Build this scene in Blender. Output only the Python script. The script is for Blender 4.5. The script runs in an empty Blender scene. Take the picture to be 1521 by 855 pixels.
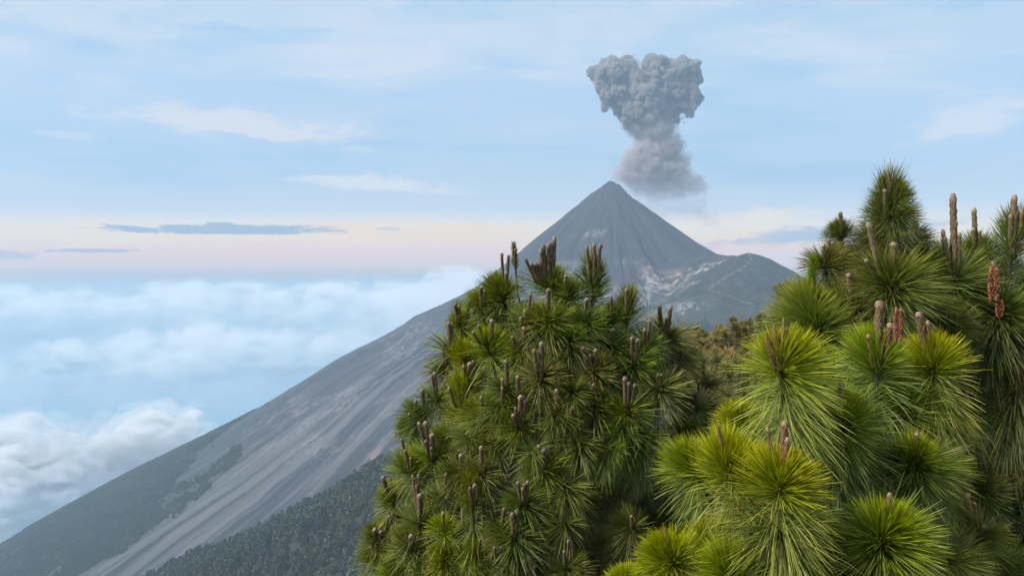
import bpy, bmesh, math, random
import numpy as np
from mathutils import Vector, Matrix, Quaternion
R = math.radians
scn = bpy.context.scene
col = scn.collection
random.seed(7)
rng = np.random.default_rng(11)

# ------------------------------------------------------------------ camera
FPX, CX, CY, EYE = 1200.0, 760.5, 427.5, 375.0      # focal length and centre in photo pixels, row of the eye level
PITCH = math.atan((CY - EYE) / FPX)
cam_d = bpy.data.cameras.new('camera')
cam = bpy.data.objects.new('camera', cam_d)
col.objects.link(cam)
cam_d.sensor_width = 36.0
cam_d.lens = 36.0 * FPX / 1521.0
cam_d.clip_start = 0.05
cam_d.clip_end = 400000.0
cam.location = (0, 0, 0)
cam.rotation_euler = (R(90) - PITCH, 0, 0)
scn.camera = cam


def at(px, py, d):
    """point at forward distance d (m, horizontal) that lies behind a photo pixel"""
    u = (px - CX) / FPX
    v = (CY - py) / FPX
    c, s = math.cos(PITCH), math.sin(PITCH)
    y = c + v * s
    z = -s + v * c
    k = d / y
    return Vector((u * k, d, z * k))


def azel(px, py):
    p = at(px, py, 1.0)
    return math.atan2(p.x, p.y), math.atan2(p.z, math.hypot(p.x, p.y))


# ------------------------------------------------------------------ node helper
class NT:
    def __init__(s, tree):
        s.t = tree
        s.n = tree.nodes
        s.l = tree.links

    def new(s, kind, **kw):
        n = s.n.new(kind)
        for k, v in kw.items():
            setattr(n, k, v)
        return n

    def put(s, sock, v):
        if isinstance(v, bpy.types.NodeSocket):
            s.l.new(v, sock)
        elif v is not None:
            sock.default_value = v

    def m(s, op, a, b=None, c=None, clamp=False):
        n = s.n.new('ShaderNodeMath')
        n.operation = op
        n.use_clamp = clamp
        for i, v in enumerate((a, b, c)):
            if v is not None:
                s.put(n.inputs[i], v)
        return n.outputs[0]

    def vm(s, op, a, b=None, scale=None):
        n = s.n.new('ShaderNodeVectorMath')
        n.operation = op
        s.put(n.inputs[0], a)
        if b is not None:
            s.put(n.inputs[1], b)
        if scale is not None:
            s.put(n.inputs[3], scale)
        return n.outputs['Value'] if op in ('LENGTH', 'DISTANCE', 'DOT_PRODUCT') else n.outputs[0]

    def mix(s, f, a, b):
        n = s.n.new('ShaderNodeMix')
        n.data_type = 'RGBA'
        s.put(n.inputs[0], f)
        s.put(n.inputs[6], a)
        s.put(n.inputs[7], b)
        return n.outputs[2]

    def noise(s, vec, scale, detail=4.0, rough=0.55, dist=0.0, dims='3D'):
        n = s.n.new('ShaderNodeTexNoise')
        n.noise_dimensions = dims
        if vec is not None:
            s.put(n.inputs['Vector'], vec)
        n.inputs['Scale'].default_value = scale
        n.inputs['Detail'].default_value = detail
        n.inputs['Roughness'].default_value = rough
        n.inputs['Distortion'].default_value = dist
        return n.outputs[0]

    def step(s, x, lo, hi, a=0.0, b=1.0):
        n = s.n.new('ShaderNodeMapRange')
        n.interpolation_type = 'SMOOTHSTEP'
        s.put(n.inputs[0], x)
        n.inputs[1].default_value = lo
        n.inputs[2].default_value = hi
        n.inputs[3].default_value = a
        n.inputs[4].default_value = b
        return n.outputs[0]

    def ramp(s, x, stops, mode='LINEAR'):
        n = s.n.new('ShaderNodeValToRGB')
        n.color_ramp.interpolation = mode
        e = n.color_ramp.elements
        while len(e) < len(stops):
            e.new(0.5)
        for el, (p, c) in zip(e, stops):
            el.position = p
            el.color = (*c, 1.0)
        s.put(n.inputs[0], x)
        return n.outputs[0]

    def comb(s, x, y, z):
        n = s.n.new('ShaderNodeCombineXYZ')
        for i, v in enumerate((x, y, z)):
            s.put(n.inputs[i], v)
        return n.outputs[0]


def lin(r, g, b):
    f = lambda v: (v / 255 / 12.92) if v / 255 <= 0.04045 else ((v / 255 + 0.055) / 1.055) ** 2.4
    return (f(r), f(g), f(b))


# ------------------------------------------------------------------ sun and sky
SUN_EL, SUN_AZ = R(42), R(-116)          # azimuth from straight ahead (+Y), negative is to the left
sun_d = bpy.data.lights.new('sun', 'SUN')
sun_d.energy = 4.8
sun_d.angle = R(4)
sun_d.color = (1.0, 0.93, 0.82)
sun = bpy.data.objects.new('sun', sun_d)
col.objects.link(sun)
sdir = Vector((math.sin(SUN_AZ) * math.cos(SUN_EL), math.cos(SUN_AZ) * math.cos(SUN_EL), math.sin(SUN_EL)))
sun.rotation_euler = sdir.to_track_quat('Z', 'Y').to_euler()
sun.location = (-30, 10, 40)

world = bpy.data.worlds.new('World')
scn.world = world
world.use_nodes = True
w = NT(world.node_tree)
w.n.clear()
SKY_K = 0.12
sky = w.new('ShaderNodeTexSky', sky_type='NISHITA', sun_disc=False)
sky.sun_elevation = SUN_EL
sky.sun_rotation = SUN_AZ
sky.altitude = 3500
sky.air_density = 1.0
sky.dust_density = 1.5
sky.ozone_density = 1.0
tc = w.new('ShaderNodeTexCoord')
sep = w.new('ShaderNodeSeparateXYZ')
w.l.new(tc.outputs['Generated'], sep.inputs[0])
el = w.m('ARCSINE', sep.outputs[2])
az = w.m('ARCTAN2', sep.outputs[0], sep.outputs[1])
# warp of the elevation so that the bands of thin cloud are not ruled lines
pv = w.comb(w.m('MULTIPLY', az, 2.2), w.m('MULTIPLY', el, 14.0), 0.0)
n1 = w.noise(pv, 1.3, 5, 0.55, 0.4)
n2 = w.noise(w.comb(w.m('MULTIPLY', az, 7.0), w.m('MULTIPLY', el, 42.0), 3.7), 1.0, 6, 0.6, 0.6)
elw = w.m('ADD', el, w.m('MULTIPLY', w.m('SUBTRACT', n1, 0.5), 0.018))
deg = w.m('MULTIPLY', elw, 180 / math.pi)
rp = w.m('DIVIDE', w.m('ADD', deg, 6.0), 36.0, clamp=True)   # -6 .. 30 degrees
pos = lambda d: (d + 6.0) / 36.0
veil = w.ramp(rp, [(pos(-6), lin(150, 180, 206)), (pos(-2.2), lin(160, 186, 210)), (pos(-1.5), lin(186, 198, 214)), (pos(-0.9), lin(226, 208, 214)),
                   (pos(0.2), lin(246, 213, 206)), (pos(1.0), lin(255, 228, 204)), (pos(1.65), lin(255, 238, 208)), (pos(2.1), lin(244, 236, 224)), (pos(3.0), lin(208, 220, 232)),
                   (pos(6.5), lin(180, 210, 232)), (pos(11), lin(186, 213, 234)), (pos(17), lin(206, 223, 236)), (pos(30), lin(210, 223, 234))])
veil_s = w.vm('SCALE', veil, scale=1.0 / SKY_K)
base = w.mix(0.88, w.vm('SCALE', sky.outputs[0], scale=1.0), veil_s)
# high thin veils: broad lighter streaks
streak = w.step(n2, 0.5, 0.78)
high = w.step(deg, 3.0, 9.0)
c0 = w.mix(w.m('MULTIPLY', w.m('MULTIPLY', streak, high), 0.5), base, (*[v / SKY_K for v in lin(228, 230, 234)], 1))
n3 = w.noise(w.comb(w.m('MULTIPLY', az, 2.0), w.m('MULTIPLY', el, 6.0), 11.0), 1.6, 6, 0.55, 0.8)
broad = w.m('MULTIPLY', w.step(n3, 0.45, 0.68), w.step(deg, 5.0, 13.0))
c0 = w.mix(w.m('MULTIPLY', broad, 0.9), c0, (*[v / SKY_K for v in lin(224, 225, 234)], 1))
blue = w.m('MULTIPLY', w.step(n1, 0.52, 0.32), w.step(deg, 2.5, 6.0))
c0 = w.mix(w.m('MULTIPLY', blue, 0.8), c0, (*[v / SKY_K for v in lin(150, 196, 228)], 1))
nnA = w.noise(w.comb(az, w.m('MULTIPLY', el, 3.4), 1.7), 13.0, 8, 0.66, 0.5)
nnB = w.noise(w.comb(az, w.m('MULTIPLY', el, 3.4), 5.1), 26.0, 8, 0.66, 0.5)
# single clouds far away, each with its own place in the sky: px, py, half sizes, strength, colour, tilt
for k, (px, py, hx, hy, st, cc, tilt) in enumerate([
        (355, 190, 200, 32, 0.9, (234, 228, 228), 0.07), (570, 277, 150, 20, 0.95, (230, 232, 236), 0.05),
        (480, 266, 50, 14, 0.6, (230, 230, 232), 0.0), (250, 172, 60, 22, 0.5, (232, 228, 226), 0.0),
        (600, 350, 230, 30, 1.0, (255, 229, 200), 0.0), (140, 350, 200, 24, 0.8, (255, 233, 208), 0.0), (420, 372, 210, 14, 0.6, (248, 214, 208), 0.0),
        (335, 343, 165, 10, 0.95, (150, 176, 200), 0.0), (130, 373, 52, 5, 0.85, (160, 180, 204), 0.0),
        (1445, 178, 105, 40, 0.95, (222, 228, 236), -0.08), (1140, 324, 130, 16, 0.9, (252, 240, 222), -0.1), (1060, 335, 70, 12, 0.8, (252, 240, 224), 0.0),
        (1200, 352, 190, 18, 0.9, (165, 190, 214), -0.1), (1150, 385, 110, 12, 0.7, (232, 220, 222), 0.0),
        (120, 35, 190, 50, 0.55, (222, 226, 228), 0.1), (640, 40, 330, 60, 0.35, (216, 224, 232), -0.1),
        (528, 222, 30, 6, 0.5, (214, 222, 230), 0.0), (95, 203, 40, 7, 0.5, (220, 226, 230), 0.0),
        (20, 268, 60, 22, 0.45, (214, 222, 230), 0.0), (15, 380, 40, 8, 0.6, (165, 186, 208), 0.0), (575, 340, 22, 4, 0.5, (176, 190, 206), 0.0)]):
    a0, e0 = azel(px, py)
    dx = w.m('DIVIDE', w.m('SUBTRACT', az, a0), hx / FPX)
    dy = w.m('SUBTRACT', w.m('SUBTRACT', el, e0), w.m('MULTIPLY', w.m('SUBTRACT', az, a0), -tilt))
    dy = w.m('DIVIDE', dy, hy / FPX)
    # flat lower edge, ragged upper edge
    dy = w.m('MULTIPLY', dy, w.m('ADD', 1.0, w.m('MULTIPLY', w.m('LESS_THAN', dy, 0.0), 0.6)))
    nn = nnA if hx > 60 else nnB
    d2 = w.m('SQRT', w.m('ADD', w.m('MULTIPLY', dx, dx), w.m('MULTIPLY', dy, dy)))
    d2 = w.m('ADD', d2, w.m('MULTIPLY', w.m('SUBTRACT', nn, 0.5), 2.9))
    mk = w.step(d2, 1.0, 0.25 if hy > 12 else 0.62)
    c0 = w.mix(w.m('MULTIPLY', mk, st), c0, (*[v / SKY_K for v in lin(*cc)], 1))
bg = w.new('ShaderNodeBackground')
w.l.new(c0, bg.inputs[0])
bg.inputs[1].default_value = SKY_K * 0.92
wo = w.new('ShaderNodeOutputWorld')
w.l.new(bg.outputs[0], wo.inputs[0])

scn.view_settings.view_transform = 'Standard'
scn.view_settings.look = 'None'
scn.view_settings.exposure = 0.2
scn.view_settings.gamma = 1.0
scn.view_settings.use_curve_mapping = False
cy = scn.cycles
cy.max_bounces = 8
cy.diffuse_bounces = 2
cy.glossy_bounces = 2
cy.transmission_bounces = 3
cy.transparent_max_bounces = 8
cy.volume_bounces = 4
cy.use_denoising = True
cy.sample_clamp_indirect = 4.0
try:
    world.cycles.sampling_method = 'MANUAL'
    world.cycles.sample_map_resolution = 256
except Exception:
    pass


# ------------------------------------------------------------------ object helpers
def tag(o, label=None, cat=None, group=None, kind=None):
    for k, v in (('label', label), ('category', cat), ('group', group), ('kind', kind)):
        if v:
            o[k] = v
    return o


def link(name, data, parent=None):
    o = bpy.data.objects.new(name, data)
    col.objects.link(o)
    if parent:
        o.parent = parent
    return o


def mesh_np(name, verts, faces, smooth=True):
    me = bpy.data.meshes.new(name)
    verts = np.asarray(verts, np.float32)
    faces = np.asarray(faces, np.int32)
    k = faces.shape[1]
    me.vertices.add(len(verts))
    me.vertices.foreach_set('co', verts.ravel())
    me.loops.add(faces.size)
    me.loops.foreach_set('vertex_index', faces.ravel())
    me.polygons.add(len(faces))
    me.polygons.foreach_set('loop_start', np.arange(len(faces), dtype=np.int32) * k)
    if smooth:
        me.polygons.foreach_set('use_smooth', np.ones(len(faces), bool))
    me.update(calc_edges=True)
    return me


def attr(me, name, vals):
    a = me.attributes.new(name, 'FLOAT', 'POINT')
    a.data.foreach_set('value', np.asarray(vals, np.float32))


def material(name):
    m = bpy.data.materials.new(name)
    m.use_nodes = True
    t = NT(m.node_tree)
    t.n.clear()
    out = t.new('ShaderNodeOutputMaterial')
    return m, t, out


def hash2(ix, iy, seed):
    h = (ix.astype(np.int64) * 374761393 + iy.astype(np.int64) * 668265263 + seed * 974634777) & 0xffffffff
    h = ((h ^ (h >> 13)) * 1274126177) & 0xffffffff
    h = (h ^ (h >> 16)) & 0xffffffff
    return h.astype(np.float64) / 0xffffffff


def vnoise(x, y, seed=0):
    x = np.asarray(x, float); y = np.asarray(y, float)
    ix = np.floor(x); iy = np.floor(y)
    fx = x - ix; fy = y - iy
    ux = fx * fx * fx * (fx * (fx * 6 - 15) + 10)
    uy = fy * fy * fy * (fy * (fy * 6 - 15) + 10)
    a = hash2(ix, iy, seed); b = hash2(ix + 1, iy, seed)
    c = hash2(ix, iy + 1, seed); d = hash2(ix + 1, iy + 1, seed)
    return (a + (b - a) * ux) * (1 - uy) + (c + (d - c) * ux) * uy


def fbm(x, y, oct=5, seed=0, gain=0.5, ridged=False):
    s = 0.0; amp = 1.0; tot = 0.0
    for o in range(oct):
        n = vnoise(x * 2 ** o + 17.3 * o, y * 2 ** o - 9.1 * o, seed + o)
        if ridged:
            n = 1 - np.abs(2 * n - 1)
        s = s + amp * n; tot += amp; amp *= gain
    return s / tot


def sstep(x, a, b):
    t = np.clip((x - a) / (b - a), 0, 1)
    return t * t * (3 - 2 * t)


# ------------------------------------------------------------------ the volcano
AX, AY, AZ = 369.0, 3000.0, 268.0
rk = np.array([0, 60, 130, 210, 300, 400, 500, 600, 720, 850, 1000, 1200, 1400, 1600, 1850, 2100, 2400, 2700, 3300.])
zl = np.array([268, 227, 172, 107, 35, -48, -128, -180, -236, -312, -385, -509, -634, -738, -858, -992, -1162, -1313, -1600.])
zr = np.array([268, 214, 162, 105, 42, -21, -79, -133, -194, -253, -313, -397, -475, -560, -680, -800, -960, -1120, -1500.])
zf = np.array([268, 221, 165, 103, 36, -36, -100, -155, -215, -285, -355, -462, -580, -690, -840, -985, -1150, -1310, -1600.])
HX, HY, HZ = 705.0, 2400.0, -1.0      # summit of the lower shoulder hill


def volcano_z(x, y, detail=True):
    dx = x - AX; dy = y - AY
    r = np.hypot(dx, dy); th = np.arctan2(dy, dx)
    cl = np.clip(-np.cos(th), 0, 1) ** 2.2 * sstep(-np.cos(th), 0.15, 0.75)
    cr = np.clip(np.cos(th), 0, 1) ** 2.2 * sstep(np.cos(th), 0.15, 0.75)
    z = np.interp(r, rk, zf) * (1 - cl - cr) + np.interp(r, rk, zl) * cl + np.interp(r, rk, zr) * cr
    if detail:
        g = fbm(th * 16.0 + 0.4 * fbm(r / 400, th * 3, 3, 5), r / 900.0, 5, 21, 0.55, ridged=True)
        amp = sstep(r, 420, 1050) * 20.0 + sstep(r, 120, 500) * 2.5
        z = z - (fbm(th * 3.4 + 2.2, r / 600.0, 4, 27, 0.55) - 0.5) * sstep(r, 40, 380) * 105 * np.clip(1.0 - (cl + cr), 0.1, 1)
        z = np.minimum(z, 262 + 10 * (fbm(x / 9.0, y / 9.0, 3, 66) - 0.5))
        edge = np.clip(1.0 - 0.75 * (cl + cr), 0.2, 1)
        z = z - (g - 0.62) * amp * edge
        z = z + (fbm(x / 60.0, y / 60.0, 5, 40) - 0.5) * np.clip(r / 300, 0.15, 1) * 6
        z = z + (fbm(th * 55.0, r / 420.0, 4, 44, 0.6) - 0.5) * sstep(r, 480, 1100) * 15 * np.clip(1.0 - 0.7 * (cl + cr), 0.25, 1)
        # rocky steps along the left flank and below the cone
        rk_ = sstep(r, 480, 700) * sstep(r, 1500, 1100)
        z = z + (fbm(x / 34.0, y / 34.0, 4, 47, 0.6, ridged=True) - 0.55) * 22 * rk_ * sstep(fbm(x / 150, y / 150, 3, 49), 0.46, 0.58) * np.clip(0.25 + cl, 0, 1)
        # slides and rock ribs that wander down the upper cone
        z = z - (fbm(th * 6.0 + 1.3 * fbm(x / 130, y / 130, 3, 91), r / 260.0, 4, 93, 0.55, ridged=True) - 0.6) * 17 * sstep(r, 60, 240) * sstep(r, 900, 600) * np.clip(1.0 - 0.8 * (cl + cr), 0.15, 1)
        # summit crags
        z = z + (fbm(x / 22.0, y / 22.0, 3, 60) - 0.5) * 18 * sstep(r, 230, 20)
    # the shoulder hill in front, with a sharp ridge running towards the viewer and to the left
    hx = x - HX; hy = y - HY
    hr = np.hypot(hx, hy)
    prof = np.interp(hr, [0, 25, 70, 140, 260, 420, 600, 800, 1100, 1500, 6000], [0, -5, -24, -62, -132, -215, -310, -420, -620, -980, -5000])
    # ridge axis
    ux, uy = -0.25, -0.97
    s = hx * ux + hy * uy; tt = np.abs(hx * uy - hy * ux)
    rid = np.interp(s, [-60, 0, 60, 200, 450, 800, 1200, 4000], [-60, 0, -26, -104, -190, -330, -560, -2500]) - 0.6 * tt - np.clip(tt - 300, 0, None) * 0.3
    hz = HZ + np.maximum(prof, rid)
    # saddle that links the hill with the cone
    s2 = np.clip((x - 560) / (HX - 560), 0, 1)
    t2 = np.hypot(x - (520 + (HX - 520) * np.clip(((x - 520) * (HX - 520) + (y - 2760) * (HY - 2760)) / ((HX - 520) ** 2 + (HY - 2760) ** 2), 0, 1)),
                  y - (2760 + (HY - 2760) * np.clip(((x - 520) * (HX - 520) + (y - 2760) * (HY - 2760)) / ((HX - 520) ** 2 + (HY - 2760) ** 2), 0, 1)))
    sad = -9 - 0.62 * t2
    if detail:
        nz = (fbm(x / 90.0, y / 90.0, 5, 80) - 0.5) * 26 * sstep(hr, 10, 200) + (fbm(x / 25, y / 25, 3, 85) - .5) * 5
        hz = hz + nz; sad = sad + nz
    k = 10.0
    h = np.maximum(hz, sad)
    return np.maximum(z, h) + k * np.log1p(np.exp(-np.abs(z - h) / k)) * 0.6, z - h


def volcano_forest(X, Y, Z, dif):
    t = np.mod(np.arctan2(Y - AY, X - AX), 2 * np.pi)
    hill = sstep(-dif, -4, 12)
    lat = fbm(X / 260, Y / 260, 4, 120); fine = fbm(X / 40, Y / 40, 4, 130)
    left = sstep(-np.cos(t), 0.25, 0.7)
    fz = -630 + (lat - 0.5) * 180 - 150 * (1 - left) + 90 * (fine - .5)
    forest = sstep(Z, fz + 60, fz - 110)
    # the big ash chute on the front left flank carries no trees
    chute = sstep(np.abs(t - 4.03) + 0.30 * (lat - 0.5) + 0.10 * (fine - 0.5), 0.42, 0.20)
    forest = np.clip(forest * (1 - 1.0 * chute), 0, 1)
    return np.maximum(forest, hill * sstep(Z, -60 + (lat - .5) * 260 + (fine - .5) * 120, -330 + (lat - .5) * 260))


def lat_(x, y):
    return fbm(x / 180, y / 180, 4, 345)


def terrain_hit(px, py, d0=1500.0, d1=4400.0):
    """where the view through a photo pixel meets the volcano"""
    ds = np.linspace(d0, d1, 1500)
    q = at(px, py, 1.0)
    z, _ = volcano_z(q.x * ds, ds)
    k = np.nonzero(q.z * ds < z)[0]
    return None if len(k) == 0 else Vector((q.x * ds[k[0]], ds[k[0]], float(z[k[0]])))


def build_volcano():
    nr, nt = 390, 820
    rr = np.concatenate([[0.5], 3100 * (np.linspace(0.0, 1, nr) ** 1.25)[1:]])
    # more columns on the side that faces the viewer
    u = np.linspace(0, 1, nt, endpoint=False)
    th = 2 * np.pi * u - np.pi / 2 + 0.55 * np.sin(2 * np.pi * u + np.pi) * -1.0 * 0
    c = np.cumsum(1.0 / (1.0 + 2.2 * (0.5 - 0.5 * np.sin(2 * np.pi * u)) ** 1.0))
    th = 2 * np.pi * c / c[-1]
    Rg, Tg = np.meshgrid(rr, th, indexing='ij')
    Rg = Rg * np.minimum(1.0, 1640.0 / np.maximum(3100.0 * np.sin(Tg), 1.0))
    X = AX + Rg * np.cos(Tg); Y = AY + Rg * np.sin(Tg)
    Z, dif = volcano_z(X, Y)
    v = np.stack([X, Y, Z], -1).reshape(-1, 3)
    i = np.arange(nr - 1)[:, None] * nt; j = np.arange(nt)[None, :]; j2 = (j + 1) % nt
    f = np.stack([i + j, i + nt + j, i + nt + j2, i + j2], -1).reshape(-1, 4)
    me = mesh_np('volcano', v, f)
    hill = sstep(-dif, -4, 12)
    r = Rg; t = Tg
    forest = volcano_forest(X, Y, Z, dif)
    attr(me, 'forest', forest.ravel())
    attr(me, 'hill', hill.ravel())
    attr(me, 'rad', r.ravel() / 1000.0)
    # angle measured without a seam towards the viewer
    attr(me, 'ang', np.mod(t + np.pi / 2, 2 * np.pi).ravel())
    # bare patches that can be picked out on the front: broken pale lava, red cinder, dusty rims
    nz1 = fbm(X / 55, Y / 55, 5, 301, 0.6, ridged=True); nz2 = fbm(X / 22, Y / 22, 4, 311, 0.6)
    pale = np.zeros_like(X); red = np.zeros_like(X)
    for (px, py, rx, ry, k) in [(985, 418, 42, 38, .9), (955, 440, 46, 40, .75), (1032, 402, 46, 16, 1.0), (1005, 430, 26, 18, 1.0), (868, 440, 60, 46, .7), (995, 462, 52, 26, .6), (880, 348, 30, 12, .5), (905, 385, 60, 14, .35),
                               (830, 400, 36, 30, .5), (920, 500, 60, 40, .5)]:
        h = terrain_hit(px, py)
        if h is None:
            continue
        dd = np.hypot((X - h.x) / (rx * 2.4), ((Y - h.y) * 0.6 + (Z - h.z)) / (ry * 2.4))
        pale = np.maximum(pale, k * sstep(dd, 1.15, 0.35))
    pale = pale * sstep(nz1 * 0.6 + nz2 * 0.5, 0.50, 0.68)
    for (px, py, rx, ry) in [(966, 396, 16, 10), (985, 415, 26, 26), (560, 700, 26, 40), (940, 470, 26, 20)]:
        h = terrain_hit(px, py)
        if h is not None:
            red = np.maximum(red, sstep(np.hypot((X - h.x) / (rx * 2.4), ((Y - h.y) * 0.5 + (Z - h.z)) / (ry * 2.4)), 1.2, 0.3))
    tw = np.mod(t + np.pi, 2 * np.pi) - np.pi
    rim = sstep(np.abs(tw - 0.02 + 0.25 * (lat_(X, Y) - .5)), 0.16, 0.04) * sstep(r, 640, 500) * sstep(r, 30, 60) * sstep(nz2, 0.35, 0.6)
    rim = np.maximum(rim, 0.8 * sstep(np.abs(tw + 0.25), 0.3, 0.1) * sstep(r, 130, 80) * sstep(r, 25, 50) * sstep(nz2, 0.4, 0.55))
    pale = np.maximum(pale, rim)
    outc = sstep(r, 430, 600) * sstep(r, 1500, 1150) * sstep(-np.cos(t), 0.45, 0.75) * sstep(nz1, 0.62, 0.8) * sstep(lat_(X, Y), 0.42, 0.6)
    pale = np.maximum(pale, 0.4 * outc)
    attr(me, 'pale', pale.ravel())
    attr(me, 'red', (red * sstep(nz2, 0.4, 0.65)).ravel())
    chute = sstep(np.abs(t - 4.0 + 0.12 * (fbm(r / 300, t * 2, 3, 330) - .5)), 0.34, 0.2) * sstep(r, 420, 800)
    attr(me, 'chute', chute.ravel())
    m, n, out = material('volcano_ash')
    b = n.new('ShaderNodeBsdfPrincipled')
    at_ = lambda k: n.new('ShaderNodeAttribute', attribute_name=k).outputs['Fac']
    ang, rad, fo, hi = at_('ang'), at_('rad'), at_('forest'), at_('hill')
    pos = n.new('ShaderNodeNewGeometry').outputs['Position']
    wob = n.noise(pos, 0.004, 3, 0.5)
    st = n.noise(n.comb(n.m('ADD', n.m('MULTIPLY', ang, 42.0), n.m('MULTIPLY', wob, 1.6)), n.m('MULTIPLY', rad, 1.1), 0.0), 1.0, 7, 0.66, 0.4)
    st2 = n.noise(n.comb(n.m('ADD', n.m('MULTIPLY', ang, 5.0), wob), n.m('MULTIPLY', rad, 0.9), 7.0), 1.0, 5, 0.55, 0.4)
    pf = n.noise(pos, 0.05, 5, 0.6, 0.2)
    dark = (0.026, 0.030, 0.036, 1)
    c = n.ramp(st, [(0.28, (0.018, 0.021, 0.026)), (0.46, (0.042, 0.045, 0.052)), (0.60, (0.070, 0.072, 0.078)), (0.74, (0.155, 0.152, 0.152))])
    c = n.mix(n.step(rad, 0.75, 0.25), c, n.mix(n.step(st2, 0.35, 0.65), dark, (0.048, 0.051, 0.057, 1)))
    c = n.mix(n.m('MULTIPLY', n.step(st2, 0.53, 0.66), 0.55), c, dark)
    c = n.mix(n.m('MULTIPLY', n.m('MULTIPLY', at_('chute'), n.step(st, 0.40, 0.62)), 0.75), c, (0.145, 0.144, 0.152, 1))
    c = n.mix(n.m('MULTIPLY', n.step(pf, 0.58, 0.74), 0.35), c, (0.13, 0.126, 0.122, 1))
    c = n.mix(n.m('MULTIPLY', hi, 0.9), c, n.mix(n.step(pf, 0.4, 0.65), (0.022, 0.028, 0.024, 1), (0.050, 0.053, 0.048, 1)))
    c = n.mix(n.m('MULTIPLY', n.m('MULTIPLY', at_('pale'), n.step(n.noise(pos, 0.07, 5, 0.65), 0.40, 0.58)), 0.95), c, (0.37, 0.34, 0.325, 1))
    c = n.mix(n.m('MULTIPLY', at_('red'), 0.6), c, (0.34, 0.20, 0.15, 1))
    c = n.mix(n.m('MULTIPLY', fo, 0.92), c, n.mix(n.step(n.noise(pos, 0.12, 4, 0.7), 0.35, 0.65), (0.018, 0.034, 0.014, 1), (0.062, 0.085, 0.036, 1)))
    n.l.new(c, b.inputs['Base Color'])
    b.inputs['Roughness'].default_value = 0.95
    b.inputs['Specular IOR Level'].default_value = 0.15
    bm_ = n.new('ShaderNodeBump')
    bm_.inputs['Strength'].default_value = 0.9
    bm_.inputs['Distance'].default_value = 7.0
    hgt = n.m('ADD', n.m('MULTIPLY', n.m('MULTIPLY', st, n.step(rad, 0.45, 1.0)), 1.3), n.m('ADD', n.m('MULTIPLY', pf, 0.6), n.m('MULTIPLY', n.noise(pos, 0.012, 6, .6), 0.4)))
    n.l.new(hgt, bm_.inputs['Height'])
    n.l.new(bm_.outputs[0], b.inputs['Normal'])
    n.l.new(b.outputs[0], out.inputs[0])
    me.materials.append(m)
    o = link('volcano', me)
    tag(o, 'tall grey ash cone of the smoking volcano with its forested lower shoulder', 'volcano', kind='structure')
    return X, Y, Z, forest


VX, VY, VZ, VF = build_volcano()


def build_paths():
    """pale trails trodden into the shoulder hill"""
    m, n, out = material('trail_dust')
    b = n.new('ShaderNodeBsdfPrincipled')
    pos = n.new('ShaderNodeNewGeometry').outputs['Position']
    n.put(b.inputs['Base Color'], n.ramp(n.noise(pos, 0.15, 5, .6), [(0.4, (0.050, 0.050, 0.048)), (0.7, (0.15, 0.145, 0.14))]))
    b.inputs['Roughness'].default_value = 0.95
    n.l.new(b.outputs[0], out.inputs[0])
    for (pts, wd, label) in (([(1113, 379), (1116, 386), (1112, 392), (1105, 398), (1095, 404), (1082, 411), (1070, 418), (1060, 425), (1052, 430)], 13.0, 'broad pale trail along the crest of the shoulder hill'),
                             ([(1052, 430), (1060, 434), (1068, 436), (1078, 440), (1088, 442), (1098, 447), (1110, 452), (1122, 457), (1132, 462)], 4.5, 'thin pale trail zigzagging across the shoulder hill')):
        hp = [terrain_hit(*p) for p in pts]
        hp = [p for p in hp if p is not None]
        fine = []
        for a, c in zip(hp, hp[1:]):
            for i in range(8):
                fine.append(a.lerp(c, i / 8))
        g = random.Random(2)
        v = []; f = []
        for i, p in enumerate(fine):
            d = fine[min(i + 1, len(fine) - 1)] - fine[max(i - 1, 0)]
            sd = Vector((-d.y, d.x, 0)).normalized()
            ww = wd * (0.5 + 0.35 * math.sin(i * 0.9) + g.uniform(-.2, .25)) * 0.6
            for k in (-1, -0.35, 0.35, 1):
                q = p + sd * ww * k + Vector((g.uniform(-1, 1), g.uniform(-1, 1), 0))
                z, _ = volcano_z(np.array([q.x]), np.array([q.y]))
                v.append((q.x, q.y, float(z[0]) + 4.0 - 3.0 * abs(k)))
            if i:
                for k in range(3):
                    f.append((4 * i - 4 + k, 4 * i - 3 + k, 4 * i + 1 + k, 4 * i + k))
        me = bpy.data.meshes.new('footpath')
        me.from_pydata(v, [], f)
        me.materials.append(m)
        tag(link('footpath', me), label, 'path', kind='structure')


build_paths()


# ------------------------------------------------------------------ the hillside the viewer stands on
def hill_z(x, y):
    crest = np.interp(x, [-2600, -1000, -580, -190, 300, 900, 2200], [-1300, -770, -536, -338, -232, -200, -260])
    near = -1.75 - 0.50 * np.clip(y, 0, None) - 0.14 * np.clip(y, None, 0) - 0.12 * np.clip(-x, 0, None)
    ridge = crest - 0.00055 * (y - 1200) ** 2 - np.clip(y - 1500, 0, None) * 0.5
    nz = (fbm(x / 120.0, y / 120.0, 5, 200) - 0.5) * 46 * sstep(y, 60, 500)
    k = 14.0
    z = np.maximum(near, ridge) + k * np.log1p(np.exp(-np.abs(near - ridge) / k)) * sstep(y, 200, 700)
    return z + nz + (fbm(x / 6.0, y / 6.0, 3, 210) - 0.5) * 0.7 * sstep(np.hypot(x, y), 1.5, 8)


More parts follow.
